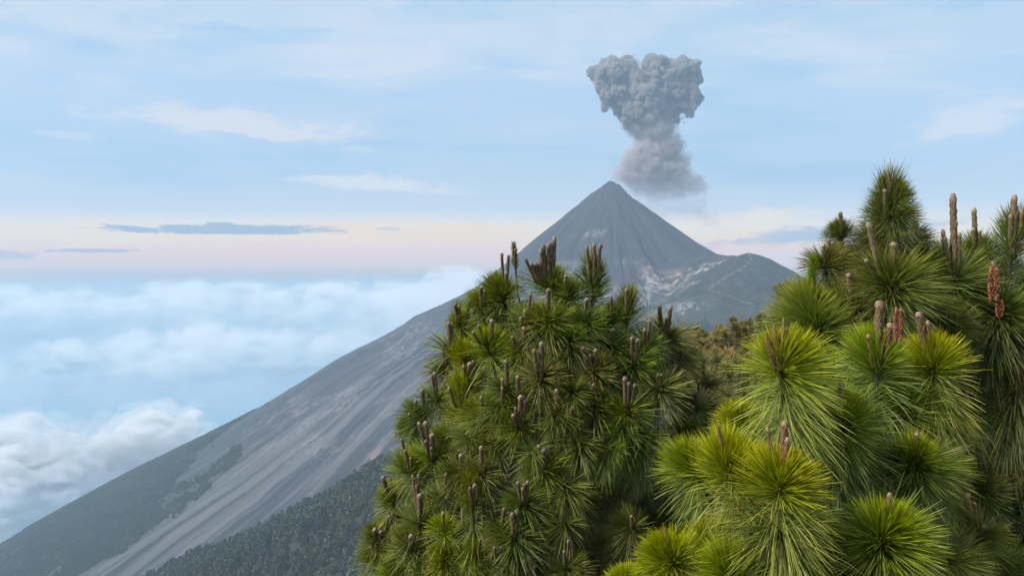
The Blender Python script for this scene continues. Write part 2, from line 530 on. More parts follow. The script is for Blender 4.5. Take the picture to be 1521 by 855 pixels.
def build_hillside():
    xs = np.sinh(np.linspace(-7.2, 7.2, 260)) / math.sinh(7.2) * 2400
    ys = np.concatenate([np.linspace(-60, 40, 90), 40 + 2260 * np.linspace(0, 1, 220)[1:] ** 1.6])
    xs = np.sort(np.concatenate([xs, np.linspace(-1300, 900, 170)]))
    X, Y = np.meshgrid(xs, ys, indexing='ij')
    Z = np.maximum(hill_z(X, Y), -1660 + 8 * fbm(X / 80, Y / 80, 3, 9))
    a, b = X.shape
    v = np.stack([X, Y, Z], -1).reshape(-1, 3)
    i = np.arange(a - 1)[:, None] * b; j = np.arange(b - 1)[None, :]
    f = np.stack([i + j, i + b + j, i + b + j + 1, i + j + 1], -1).reshape(-1, 4)
    me = mesh_np('hillside', v, f)
    m, n, out = material('forest_floor')
    bs = n.new('ShaderNodeBsdfPrincipled')
    pos = n.new('ShaderNodeNewGeometry').outputs['Position']
    c = n.ramp(n.noise(pos, 0.35, 8, 0.65), [(0.3, (0.014, 0.013, 0.009)), (0.5, (0.026, 0.030, 0.014)), (0.7, (0.05, 0.045, 0.025))])
    n.l.new(c, bs.inputs['Base Color'])
    bs.inputs['Roughness'].default_value = 0.95
    bp = n.new('ShaderNodeBump')
    bp.inputs['Distance'].default_value = 0.2
    n.l.new(n.noise(pos, 2.0, 6, .6), bp.inputs['Height'])
    n.l.new(bp.outputs[0], bs.inputs['Normal'])
    n.l.new(bs.outputs[0], out.inputs[0])
    me.materials.append(m)
    o = link('hillside', me)
    tag(o, 'dark steep hillside with the forested ridge below the volcano', 'hillside', kind='structure')


build_hillside()


# ------------------------------------------------------------------ the ocean far below
def build_sea():
    bm = bmesh.new()
    n, rad, z = 96, 260000.0, -3450.0
    # rings that follow the curve of the earth
    rings = [0, 6000, 20000, 60000, 110000, 160000, 215000]
    vs = []
    for r in rings:
        drop = r * r / (2 * 6.371e6)
        vs.append([bm.verts.new((r * math.cos(2 * math.pi * k / n), r * math.sin(2 * math.pi * k / n), z - drop)) for k in range(n)] if r else [bm.verts.new((0, 0, z))])
    for a, b in zip(vs, vs[1:]):
        for k in range(n):
            k2 = (k + 1) % n
            if len(a) == 1:
                bm.faces.new((a[0], b[k], b[k2]))
            else:
                bm.faces.new((a[k], b[k], b[k2], a[k2]))
    me = bpy.data.meshes.new('sea')
    bm.to_mesh(me); bm.free()
    m, t, out = material('sea_water')
    b = t.new('ShaderNodeBsdfPrincipled')
    b.inputs['Base Color'].default_value = (0.16, 0.33, 0.46, 1)
    b.inputs['Roughness'].default_value = 0.35
    b.inputs['IOR'].default_value = 1.33
    t.l.new(b.outputs[0], out.inputs[0])
    me.materials.append(m)
    tag(link('sea', me), 'pale blue ocean and lowland far beneath the clouds', 'sea', kind='structure')


build_sea()


# ------------------------------------------------------------------ bodies of billows: a union of balls, roughened by cells, turned into one mesh
def billow_mesh(name, balls, lo, hi, res, lumps, thresh=0.0, flat=None, warp=0.0):
    g = bpy.data.node_groups.new(name, 'GeometryNodeTree')
    g.interface.new_socket('Geometry', in_out='INPUT', socket_type='NodeSocketGeometry')
    g.interface.new_socket('Geometry', in_out='OUTPUT', socket_type='NodeSocketGeometry')
    t = NT(g)
    go = t.new('NodeGroupOutput')
    p0 = t.new('GeometryNodeInputPosition').outputs[0]
    p = p0
    if warp:
        nz = t.n.new('ShaderNodeTexNoise')
        t.put(nz.inputs['Vector'], p0)
        nz.inputs['Scale'].default_value = warp[0]
        nz.inputs['Detail'].default_value = 3
        p = t.vm('ADD', p0, t.vm('SCALE', t.vm('SUBTRACT', nz.outputs['Color'], (0.5, 0.5, 0.5)), scale=warp[1]))
    f = None
    for (x, y, z, r, sx, sy, sz) in balls:
        q = t.vm('MULTIPLY', t.vm('SUBTRACT', p, (x, y, z)), (1 / sx, 1 / sy, 1 / sz))
        d = t.m('SUBTRACT', r, t.vm('LENGTH', q))
        f = d if f is None else t.m('MAXIMUM', f, d)
    for (size, amp, *kind) in lumps:
        if kind:
            f = t.m('ADD', f, t.m('MULTIPLY', t.m('SUBTRACT', t.noise(p, 1.0 / size, 6, 0.6), 0.5), amp))
            continue
        vo = t.n.new('ShaderNodeTexVoronoi')
        vo.feature = 'F1'
        t.put(vo.inputs['Vector'], p)
        vo.inputs['Scale'].default_value = 1.0 / size
        f = t.m('ADD', f, t.m('MULTIPLY', t.m('SUBTRACT', 0.35, t.m('POWER', vo.outputs['Distance'], 2.0)), amp))
    if flat is not None:        # level underside
        sz = t.n.new('ShaderNodeSeparateXYZ')
        t.put(sz.inputs[0], p0)
        f = t.m('MINIMUM', f, t.m('SUBTRACT', sz.outputs[2], flat))
    vc = t.new('GeometryNodeVolumeCube')
    t.put(vc.inputs['Density'], t.m('ADD', t.m('MULTIPLY', f, 1.0), 0.0))
    vc.inputs['Background'].default_value = -1e3
    vc.inputs['Min'].default_value = lo
    vc.inputs['Max'].default_value = hi
    for ax, k in zip('XYZ', res):
        vc.inputs['Resolution ' + ax].default_value = k
    vm_ = t.new('GeometryNodeVolumeToMesh')
    t.l.new(vc.outputs[0], vm_.inputs[0])
    vm_.inputs['Threshold'].default_value = thresh
    t.l.new(vm_.outputs[0], go.inputs[0])
    tmp = link('tmp', bpy.data.meshes.new('tmp'))
    md = tmp.modifiers.new('g', 'NODES')
    md.node_group = g
    dg = bpy.context.evaluated_depsgraph_get()
    dg.update()
    me = bpy.data.meshes.new_from_object(tmp.evaluated_get(dg), depsgraph=dg)
    me.name = name
    me.materials.clear()
    bpy.data.objects.remove(tmp)
    me.polygons.foreach_set('use_smooth', np.ones(len(me.polygons), bool))
    return me


def vol_mat(name, colr, dens, aniso=0.0):
    m, t, out = material(name)
    v = t.new('ShaderNodeVolumePrincipled')
    v.inputs['Color'].default_value = (*colr, 1)
    v.inputs['Density'].default_value = dens
    v.inputs['Density Attribute'].default_value = ''
    v.inputs['Anisotropy'].default_value = aniso
    t.l.new(v.outputs[0], out.inputs['Volume'])
    try:
        m.cycles.homogeneous_volume = True
    except Exception:
        pass
    return m


def cloud_mat(name, colr, dens, size, lo, hi, aniso=0.1, zr=None):
    """cloud air whose density comes and goes, so that the edges fray"""
    m, t, out = material(name)
    pos = t.new('ShaderNodeNewGeometry').outputs['Position']
    nz = t.noise(t.vm('MULTIPLY', pos, (1.0, 1.0, 1.8)), 1.0 / size, 7, 0.66, 0.6)
    v = t.new('ShaderNodeVolumePrincipled')
    v.inputs['Color'].default_value = (*colr, 1)
    dn = t.m('MULTIPLY', t.step(nz, lo, hi), dens)
    if zr:                          # thins out towards its base
        sp = t.new('ShaderNodeSeparateXYZ')
        t.l.new(pos, sp.inputs[0])
        dn = t.m('MULTIPLY', dn, t.step(sp.outputs[2], zr[0], zr[1], 0.06, 1.0))
    t.put(v.inputs['Density'], dn)
    v.inputs['Density Attribute'].default_value = ''
    v.inputs['Anisotropy'].default_value = aniso
    t.l.new(v.outputs[0], out.inputs['Volume'])
    m.cycles.volume_step_rate = 0.35
    return m


def P3(px, py, d):
    return tuple(at(px, py, d))


# ash plume
PD = 3120.0
S = PD / FPX


def ball(px, py, rp, dd=0.0, sx=1, sy=1, sz=1):
    x, y, z = P3(px, py, PD + dd)
    return (x, y, z, rp * S, sx, sy, sz)


def build_plume():
    root = link('ash_plume', None)
    root.location = P3(965, 300, PD)
    inv = Matrix.Translation(-Vector(root.location))
    head = [ball(*a) for a in [
        (965, 112, 25), (926, 106, 17, 4), (942, 104, 16, -4), (958, 104, 16, 6), (990, 106, 17, 0), (940, 120, 25, 10), (912, 112, 24), (896, 112, 17, -8), (886, 108, 10), (905, 100, 12, 15), (1005, 112, 23, -10), (1024, 104, 15),
        (1027, 120, 14, 10), (1022, 140, 18), (990, 130, 25, -15), (968, 100, 17, -10), (935, 140, 25, -10), (908, 132, 19, -5), (905, 150, 14, 8), (914, 160, 9),
        (960, 148, 29, -14), (998, 152, 22, 10), (1016, 160, 15, 0), (948, 172, 24, -10), (975, 170, 25, 10), (1004, 170, 14), (932, 182, 11),
        (953, 187, 13, -8), (1018, 128, 18, -15), (895, 122, 13, -12)]]
    lo = P3(860, 225, PD - 140); hi = P3(1060, 68, PD + 140)
    me = billow_mesh('plume_head', head, (lo[0] * 1.0, PD - 130, lo[2]), (hi[0], PD + 130, hi[2]), (250, 130, 195), [(64, 60), (28, 24), (12, 10), (6, 4), (30, 14, 1)], warp=(0.016, 22), thresh=7)
    me.transform(inv)
    me.materials.append(vol_mat('ash_dense', (0.52, 0.50, 0.485), 0.20))
    link('head', me, root)
    me = billow_mesh('plume_head_edge', head, (lo[0] * 1.0, PD - 130, lo[2]), (hi[0], PD + 130, hi[2]), (110, 60, 90), [(40, 40), (40, 50, 1)], warp=(0.03, 26), thresh=3)
    me.transform(inv)
    me.materials.append(cloud_mat('ash_wisps', (0.66, 0.63, 0.62), 0.025, 26.0, 0.42, 0.62, 0.0))
    link('head_edge', me, root)
    stem = [ball(*a) for a in [
        (962, 170, 28, 0), (974, 188, 26, 0), (952, 190, 18, 0), (970, 204, 25, 0), (980, 215, 25, 5), (965, 228, 25, -5), (988, 230, 24, 8), (950, 240, 22), (970, 250, 30), (938, 250, 18, 5), (992, 255, 26), (1006, 240, 15, 5),
        (958, 268, 24, 10), (985, 272, 26), (1010, 272, 22), (1030, 276, 16), (1042, 280, 9), (930, 258, 14), (975, 285, 16, 15), (1002, 215, 13), (945, 262, 22, 10), (922, 262, 10, 5)]]
    neck = [ball(*a) for a in [(958, 176, 20, -6), (972, 188, 19, 0), (950, 192, 13, -6), (970, 202, 17, 0), (980, 212, 15, 0), (966, 216, 13, 4), (985, 226, 12, 4)]]
    me = billow_mesh('plume_neck', neck, (P3(920, 310, PD)[0], PD - 80, P3(0, 250, PD)[2]), (P3(1020, 0, PD)[0], PD + 80, P3(0, 145, PD)[2]), (80, 60, 80), [(40, 36), (18, 20)], warp=(0.022, 18), thresh=4)
    me.transform(inv)
    me.materials.append(vol_mat('ash_neck', (0.57, 0.545, 0.535), 0.05))
    link('neck', me, root)
    for part, th, dens in (('stem', 3, 0.055), ('stem_edge', -11, 0.016)):
        me = billow_mesh('plume_stem', stem, (P3(890, 310, PD)[0], PD - 110, P3(0, 322, PD)[2]), (P3(1075, 0, PD)[0], PD + 130, P3(0, 150, PD)[2]), (110, 66, 100), [(44, 34), (20, 18)], warp=(0.02, 18), thresh=th)
        me.transform(inv)
        me.materials.append(cloud_mat('ash_' + part, (0.68, 0.62, 0.625), dens, 38.0, 0.30, 0.6, 0.0, zr=(P3(0, 305, PD)[2], P3(0, 225, PD)[2])))
        link(part, me, root)
    veil_ = [ball(*a) for a in [(930, 262, 20, 30), (960, 285, 26, 30), (995, 300, 26, 40), (1030, 308, 24, 50), (1058, 322, 16, 50), (985, 290, 34, 40)]]
    me = billow_mesh('plume_veil', veil_, (P3(880, 0, PD)[0], PD - 80, P3(0, 360, PD)[2]), (P3(1100, 0, PD)[0], PD + 200, P3(0, 225, PD)[2]), (90, 60, 60), [(60, 40), (25, 20)], warp=(0.012, 30))
    me.transform(inv)
    me.materials.append(cloud_mat('ash_veil', (0.85, 0.80, 0.80), 0.006, 70.0, 0.35, 0.75, 0.0))
    link('trailing_veil', me, root)
    tag(root, 'grey billowing ash plume rising from the volcano summit', 'smoke plume')


build_plume()


# sea of clouds: banks that lie below the eye level
def build_clouds():
    def bank(label, balls, d, lumps, res, dens, warp, nsize, zf0, zf1):
        root = link('cloud_bank', None)
        root.location = P3(balls[0][0], balls[0][1], d)
        bl = []
        for (px, py, rx, rz, dd) in balls:
            x, y, z = P3(px, py, d + dd)
            k = (d + dd) / FPX
            ry = max(rx, 3 * rz) if d > 9000 else max(rx * .8, rz)
            bl.append((x, y, z, rz * k, rx / rz, ry / rz, 1.0))
        a = np.array(bl)
        ext = a[:, 3:4] * a[:, 4:7]
        lo = (a[:, :3] - ext * 1.3).min(0); hi = (a[:, :3] + ext * 1.3).max(0)
        lo[2] -= 0.2 * lumps[0][1]; hi[2] += 0.3 * lumps[0][1]
        rz = float(np.median(a[:, 3]))
        for part, th, dn in (('mist_edge', -0.40, 0.16), ('billow', 0.0, 1.0)):
            me = billow_mesh(part, bl, tuple(lo), tuple(hi), res if dn > 0.5 else tuple(int(q * 0.6) for q in res), lumps, warp=warp, thresh=th * rz)
            me.transform(Matrix.Translation(-Vector(root.location)))
            me.materials.append(cloud_mat('cloud_' + part, (0.985, 0.982, 0.985) if d < 6000 else (0.94, 0.945, 0.96), dens * dn, nsize, 0.44, 0.58, zr=(root.location.z + zf0 * rz, root.location.z + zf1 * rz)))
            link(part, me, root)
        tag(root, label, 'cloud', 'sea of clouds below the volcano')

    bank('big white cloud bank low beside the dark forested flank', [
        (60, 690, 70, 46, 0), (130, 670, 50, 34, 300), (20, 720, 90, 60, -100), (185, 660, 44, 30, 500), (235, 650, 44, 26, 700), (215, 690, 60, 40, 600),
        (100, 740, 90, 60, 200), (265, 665, 30, 26, 900), (-60, 700, 90, 60, 0), (40, 790, 120, 70, 200), (150, 710, 80, 50, 400), (-140, 720, 120, 70, 100), (0, 650, 36, 22, 500)],
        5600, [(520, 260), (230, 130), (100, 60)], (150, 110, 90), 0.022, (0.0015, 300), 260.0, -7.0, -1.5)
    bank('soft white cloud climbing behind the left slope of the cone', [
        (690, 436, 40, 20, 0), (650, 452, 44, 22, 0), (610, 472, 44, 22, 100), (725, 424, 30, 15, 0), (570, 494, 44, 20, 200), (530, 514, 40, 15, 300), (740, 440, 40, 20, 200), (490, 536, 40, 12, 300)],
        6200, [(420, 170), (180, 80), (80, 36)], (120, 70, 60), 0.0036, (0.002, 260), 240.0, -6.0, 2.0)
    bank('long grey white cloud bank with a lit crest in mid distance', [
        (90, 560, 130, 24, 0), (200, 535, 120, 20, 600), (300, 512, 70, 16, 1200), (330, 500, 50, 11, 1500), (400, 520, 120, 20, 1800), (20, 585, 120, 22, -500), (230, 570, 180, 24, 300),
        (40, 530, 30, 10, 1500), (420, 545, 150, 22, 1500), (120, 600, 120, 20, -800), (-120, 580, 150, 30, 0), (330, 560, 160, 30, 900), (520, 520, 100, 20, 3500)],
        11000, [(1100, 380), (480, 190), (210, 90)], (200, 110, 64), 0.0018, (0.0006, 1000), 620.0, -0.6, 2.2)
    bank('farthest band of pale cumulus tops beneath the pink horizon', [
        (110, 445, 60, 10, 0), (60, 455, 100, 14, 0), (200, 452, 90, 12, 1000), (320, 440, 60, 12, 2000), (370, 445, 80, 14, 1500), (460, 440, 60, 12, 2500), (0, 462, 90, 14, -500),
        (530, 450, 80, 14, 3000), (280, 465, 140, 14, 500), (430, 470, 150, 16, 500), (600, 450, 90, 18, 2000), (670, 430, 60, 16, 0), (710, 425, 50, 16, -1500), (650, 450, 80, 20, -1000),
        (150, 475, 160, 14, 0), (760, 440, 80, 22, -1500), (-120, 455, 140, 16, 0), (560, 480, 120, 18, -3000)],
        23000, [(1900, 520), (850, 280), (380, 120)], (260, 90, 60), 0.0011, (0.0004, 1900), 1200.0, -2.2, 0.8)


build_clouds()


# ------------------------------------------------------------------ haze
def build_haze():
    # the cloud banks stay outside: the box ends in front of them
    x0, x1, y0, y1, z0, z1 = -3300, 3600, -400, 4700, -1780, 1050
    v = [(x, y, z) for x in (x0, x1) for y in (y0, y1) for z in (z0, z1)]
    f = [(0, 1, 3, 2), (4, 6, 7, 5), (0, 4, 5, 1), (2, 3, 7, 6), (0, 2, 6, 4), (1, 5, 7, 3)]
    me = bpy.data.meshes.new('haze')
    me.from_pydata(v, [], f)
    me.materials.append(vol_mat('haze_air', (0.60, 0.79, 1.0), 1.3e-4))
    tag(link('haze', me), 'thin blue haze in the air round the volcano', 'haze', kind='stuff')




def build_low_haze():
    """damp air over the lowland and the sea beneath the clouds"""
    x0, x1, y0, y1, z0, z1 = -90000, 90000, 14500, 86000, -3440, -2300
    v = [(x, y, z) for x in (x0, x1) for y in (y0, y1) for z in (z0, z1)]
    f = [(0, 1, 3, 2), (4, 6, 7, 5), (0, 4, 5, 1), (2, 3, 7, 6), (0, 2, 6, 4), (1, 5, 7, 3)]
    me = bpy.data.meshes.new('low_haze')
    me.from_pydata(v, [], f)
    me.materials.append(vol_mat('low_haze_air', (0.70, 0.78, 0.86), 1.5e-5))
    tag(link('low_haze', me), 'pale blue damp air over the lowland beneath the clouds', 'haze', kind='stuff')


build_haze()
build_low_haze()


# ------------------------------------------------------------------ pines: materials
def needle_material():
    m, t, out = material('pine_needles')
    A = lambda k: t.new('ShaderNodeAttribute', attribute_name=k).outputs['Fac']
    age, tip, rnd = A('age'), A('tip'), A('rnd')
    oi = t.new('ShaderNodeObjectInfo')
    young = oi.outputs['Color']
    hsv = t.new('ShaderNodeHueSaturation')
    t.put(hsv.inputs['Color'], young)
    t.put(hsv.inputs['Saturation'], t.m('SUBTRACT', 1.05, t.m('MULTIPLY', age, 0.30)))
    t.put(hsv.inputs['Value'], t.m('ADD', t.m('ADD', 0.66, t.m('MULTIPLY', age, 0.30)), t.m('MULTIPLY', rnd, 0.72)))
    t.put(hsv.inputs['Hue'], t.m('ADD', 0.488, t.m('MULTIPLY', rnd, 0.02)))
    c = t.mix(t.m('MULTIPLY', t.step(tip, 0.45, 1.0), t.m('SUBTRACT', 0.85, t.m('MULTIPLY', age, 0.6))), hsv.outputs[0], t.vm('MULTIPLY', hsv.outputs[0], (1.85, 1.42, 0.9)))
    dry = t.m('GREATER_THAN', t.m('ADD', rnd, t.m('MULTIPLY', t.m('POWER', age, 3.0), 0.09)), 0.985)
    c = t.mix(t.m('MULTIPLY', dry, 0.8), c, (0.24, 0.15, 0.07, 1))
    b = t.new('ShaderNodeBsdfPrincipled')
    t.put(b.inputs['Base Color'], c)
    b.inputs['Roughness'].default_value = 0.45
    b.inputs['Specular IOR Level'].default_value = 0.32
    tr = t.new('ShaderNodeBsdfTranslucent')
    t.put(tr.inputs[0], t.vm('MULTIPLY', c, (1.25, 1.2, 0.6)))
    mx = t.new('ShaderNodeMixShader')
    mx.inputs[0].default_value = 0.20
    t.l.new(b.outputs[0], mx.inputs[1]); t.l.new(tr.outputs[0], mx.inputs[2])
    t.l.new(mx.outputs[0], out.inputs[0])
    return m


def bark_material():
    m, t, out = material('pine_bark')
    tcn = t.new('ShaderNodeTexCoord').outputs['Object']
    nz = t.noise(t.vm('MULTIPLY', tcn, (1, 1, 0.3)), 60, 6, 0.7)
    b = t.new('ShaderNodeBsdfPrincipled')
    t.put(b.inputs['Base Color'], t.ramp(nz, [(0.3, (0.018, 0.014, 0.011)), (0.55, (0.06, 0.045, 0.034)), (0.75, (0.13, 0.10, 0.08))]))
    b.inputs['Roughness'].default_value = 0.9
    bp = t.new('ShaderNodeBump')
    bp.inputs['Distance'].default_value = 0.01
    t.l.new(nz, bp.inputs['Height']); t.l.new(bp.outputs[0], b.inputs['Normal'])
    t.l.new(b.outputs[0], out.inputs[0])
    return m


def candle_material():
    m, t, out = material('candle_scales')
    A = lambda k: t.new('ShaderNodeAttribute', attribute_name=k).outputs['Fac']
    tt, sc_ = A('along'), A('scale_edge')
    oi = t.new('ShaderNodeObjectInfo')
    c = t.mix(sc_, (0.095, 0.062, 0.028, 1), (0.33, 0.235, 0.14, 1))
    c = t.mix(t.m('MULTIPLY', t.step(tt, 0.86, 0.99), 0.75), c, t.mix(oi.outputs['Random'], (0.52, 0.43, 0.33, 1), (0.36, 0.23, 0.17, 1)))
    c = t.mix(t.m('MULTIPLY', t.step(tt, 0.45, 0.05), 0.6), c, (0.085, 0.085, 0.024, 1))
    c = t.vm('MULTIPLY', c, oi.outputs['Color'])
    b = t.new('ShaderNodeBsdfPrincipled')
    t.put(b.inputs['Base Color'], c)
    b.inputs['Roughness'].default_value = 0.75
    t.l.new(b.outputs[0], out.inputs[0])
    return m


def pollen_material():
    m, t, out = material('pollen_cone_red')
    A = lambda k: t.new('ShaderNodeAttribute', attribute_name=k).outputs['Fac']
    b = t.new('ShaderNodeBsdfPrincipled')
    t.put(b.inputs['Base Color'], t.ramp(A('rnd'), [(0.0, (0.13, 0.030, 0.02)), (0.5, (0.26, 0.075, 0.04)), (1.0, (0.42, 0.18, 0.085))]))
    b.inputs['Roughness'].default_value = 0.6
    t.l.new(b.outputs[0], out.inputs[0])
    return m


M_NEEDLE, M_BARK, M_CANDLE, M_POLLEN = needle_material(), bark_material(), candle_material(), pollen_material()


# ------------------------------------------------------------------ pines: shared pieces
def tube_np(pts, rads, sides):
    """tapered tube through points: vertices and quads"""
    pts = np.asarray(pts, float)
    n = len(pts)
    tan = np.gradient(pts, axis=0)
    tan /= np.linalg.norm(tan, axis=1)[:, None] + 1e-9
    ref = np.array([0.31, 0.95, 0.05])
    a = np.cross(tan, ref); a /= np.linalg.norm(a, axis=1)[:, None] + 1e-9
    b = np.cross(tan, a)
    ph = np.linspace(0, 2 * np.pi, sides, endpoint=False)
    v = pts[:, None, :] + np.asarray(rads)[:, None, None] * (np.cos(ph)[None, :, None] * a[:, None, :] + np.sin(ph)[None, :, None] * b[:, None, :])
    i = np.arange(n - 1)[:, None] * sides; j = np.arange(sides)[None, :]; j2 = (j + 1) % sides
    f = np.stack([i + j, i + j2, i + sides + j2, i + sides + j], -1).reshape(-1, 4)
    return v.reshape(-1, 3), f


def tuft_mesh(name, seed, n_up, n_skirt, width, segs=4, spread=(14, 78), stem_up=0.10, stem_dn=0.14, l_up=(0.15, 0.20), l_sk=(0.15, 0.20), skirt=(82, 128), droop=0.35, bowl=0.0):
    """one shoot: bristling new needles above the heart, older ones that hang below it, on a thin twig"""
    g = np.random.default_rng(seed)
    n = n_up + n_skirt
    up = np.arange(n) < n_up
    s = g.random(n)
    # place along the twig and angle from its axis
    h = np.where(up, stem_up * s ** 0.8, -stem_dn * s)
    ang = np.where(up, spread[1] + (spread[0] - spread[1]) * s ** 0.9, skirt[0] + (skirt[1] - skirt[0]) * s) + g.normal(0, 7, n)
    ang = np.radians(ang)
    # needles leave in loose bundles
    nb = max(12, n // 9)
    bund = g.random(nb * 2) * 2 * np.pi
    p0_, p1_ = g.random(2) * 2 * np.pi
    bund = bund[g.random(nb * 2) < 0.62 + 0.38 * np.cos(bund - p0_)]
    nb = len(bund)
    ph = bund[g.integers(0, nb, n)] + g.normal(0, 0.16, n)
    L = np.where(up, g.uniform(*l_up, n), g.uniform(*l_sk, n)) * g.uniform(0.86, 1.0, n)
    L = L * (1 + 0.14 * np.cos(ph - p1_)) * np.where(g.random(n) < 0.06, 0.55, 1.0)
    L = L * np.where(up, 1 - bowl * (1 - np.abs(np.sin(ang))) ** 1.0, 1.0)
    dr = np.stack([np.sin(ang) * np.cos(ph), np.sin(ang) * np.sin(ph), np.cos(ang)], -1)
    base = np.stack([0.006 * np.cos(ph), 0.006 * np.sin(ph), h], -1)
    dp = np.where(up, droop * 0.35, droop) * g.uniform(0.5, 1.5, n)
    side = np.cross(dr, g.normal(size=(n, 3))); side /= np.linalg.norm(side, axis=1)[:, None]
    bendv = side * g.normal(0, 0.10, n)[:, None]
    k = segs + 1
    t = np.linspace(0, 1, k)
    # outward angle first closes up (young needles curve upwards) and then sags with the weight
    P = base[:, None, :] + L[:, None, None] * (t[None, :, None] * dr[:, None, :] + (t ** 2)[None, :, None] * bendv[:, None, :])
    P[:, :, 2] -= (L * dp)[:, None] * (t ** 2.2)[None, :] * np.sin(ang)[:, None]
    wdt = width * np.array([0.75] + [1.0] * (segs - 1) + [0.25])
    wv = np.cross(dr, side)
    A = P + wv[:, None, :] * (wdt * 0.5)[None, :, None]
    B = P - wv[:, None, :] * (wdt * 0.5)[None, :, None]
    V = np.stack([A, B], 2).reshape(-1, 3)
    o = (np.arange(n) * k * 2)[:, None] + (np.arange(segs) * 2)[None, :]
    F = np.stack([o, o + 1, o + 3, o + 2], -1).reshape(-1, 4)
    tv, tf = tube_np([(0, 0, -stem_dn - 0.06), (0, 0, -0.05), (0, 0, 0.02), (0, 0, stem_up)], [0.0065, 0.0075, 0.007, 0.004], 6)
    me = mesh_np(name, np.concatenate([V, tv]), np.concatenate([F, tf + len(V)]))
    rep = k * 2
    z = np.zeros(len(tv))
    attr(me, 'age', np.concatenate([np.repeat(np.where(up, 0.25 * (1 - s), 0.55 + 0.45 * s), rep), z]))
    attr(me, 'tip', np.concatenate([np.tile(np.repeat(t, 2), n), z]))
    attr(me, 'rnd', np.concatenate([np.repeat(g.random(n), rep), z]))
    me.materials.append(M_NEEDLE); me.materials.append(M_BARK)
    mi = np.zeros(len(F) + len(tf), np.int32); mi[len(F):] = 1
    me.polygons.foreach_set('material_index', mi)
    return me


TUFTS = {}
for lod, wd, mul in (('near', 0.00185, 1.45), ('mid', 0.0027, 0.80), ('far', 0.006, 0.26)):
    sg = {'near': 5, 'mid': 4, 'far': 3}[lod]
    k = lambda v: int(v * mul)
    for i in range(6):
        TUFTS[lod, 'brush', i] = tuft_mesh('brush_tuft', 10 + i, k(980), k(520), wd, sg, spread=(9, 62 + 5 * i), stem_up=0.045, stem_dn=0.15, l_up=(0.12, 0.18), l_sk=(0.12, 0.19), skirt=(66 + 3 * i, 138), bowl=0.40, droop=0.25)
        TUFTS[lod, 'star', i] = tuft_mesh('star_tuft', 20 + i, k(600), k(520), wd, sg, spread=(30 + 3 * i, 90), stem_up=0.035, stem_dn=0.14, l_up=(0.135, 0.195), l_sk=(0.13, 0.20), skirt=(84, 138), bowl=0.36, droop=0.22)
        TUFTS[lod, 'tall', i] = tuft_mesh('tall_tuft', 30 + i, k(700), k(480), wd, sg, spread=(14, 50), stem_up=0.15, stem_dn=0.26, l_up=(0.13, 0.18), skirt=(45, 110), droop=0.35, bowl=0.2)
        TUFTS[lod, 'droop', i] = tuft_mesh('droop_tuft', 40 + i, k(360), k(560), wd, sg, spread=(46, 95), stem_up=0.03, stem_dn=0.18, l_sk=(0.13, 0.19), skirt=(95, 150), droop=0.4)
        TUFTS[lod, 'spire', i] = tuft_mesh('spire_tuft', 50 + i, k(460), k(60), wd, sg, spread=(8, 30), stem_up=0.16, l_up=(0.05, 0.08), l_sk=(0.1, 0.14))


def candle_mesh(name, seed, pointed, flare):
    """scaly shoot of unit height and about unit radius / 8"""
    g = np.random.default_rng(seed)
    sides, rings = 12, 30
    bend = g.uniform(-0.9, 0.9)
    v = []; al = []; ed = []
    for i in range(rings):
        t = i / (rings - 1)
        r = 0.85 + 0.15 * math.sin(t * 3.0)
        if pointed:
            r *= 1.0 if t < 0.55 else max(0.05, 1 - ((t - 0.55) / 0.45) ** 1.6)
            r *= 0.8 + 0.35 * math.exp(-((t - 0.45) / 0.25) ** 2)
        else:
            r *= 1.0 if t < 0.93 else (1.12 + flare - 8 * (t - 0.93) * (0.4 if flare else 1))
        for j in range(sides):
            a = 2 * math.pi * (j + 0.5 * (i % 2)) / sides
            sc_ = ((i * 0.5 + j) % 2 < 1) * 1.0
            rr = r * (1 + 0.34 * (sc_ - 0.5) + g.normal(0, 0.08))
            bx_ = bend * t * t
            v.append((rr * math.cos(a) + bx_, rr * math.sin(a) + 0.4 * bx_, t)); al.append(t); ed.append(sc_ * g.uniform(0.3, 1))
    v.append((bend, 0.4 * bend, 1.0)); al.append(1.0); ed.append(0.6)
    f = []
    for i in range(rings - 1):
        for j in range(sides):
            j2 = (j + 1) % sides
            f.append((i * sides + j, i * sides + j2, (i + 1) * sides + j2, (i + 1) * sides + j))
    for j in range(sides):
        f.append(((rings - 1) * sides + j, (rings - 1) * sides + (j + 1) % sides, len(v) - 1, len(v) - 1))
    me = bpy.data.meshes.new(name)
    me.from_pydata(v, [], [q if q[2] != q[3] else q[:3] for q in f])
    me.polygons.foreach_set('use_smooth', np.ones(len(me.polygons), bool))
    attr(me, 'along', al); attr(me, 'scale_edge', ed)
    me.materials.append(M_CANDLE)
    return me


CANDLES = [candle_mesh('candle', 1, False, 0.25), candle_mesh('candle', 2, False, 0.0), candle_mesh('candle', 3, True, 0), candle_mesh('candle', 4, False, 0.5)]


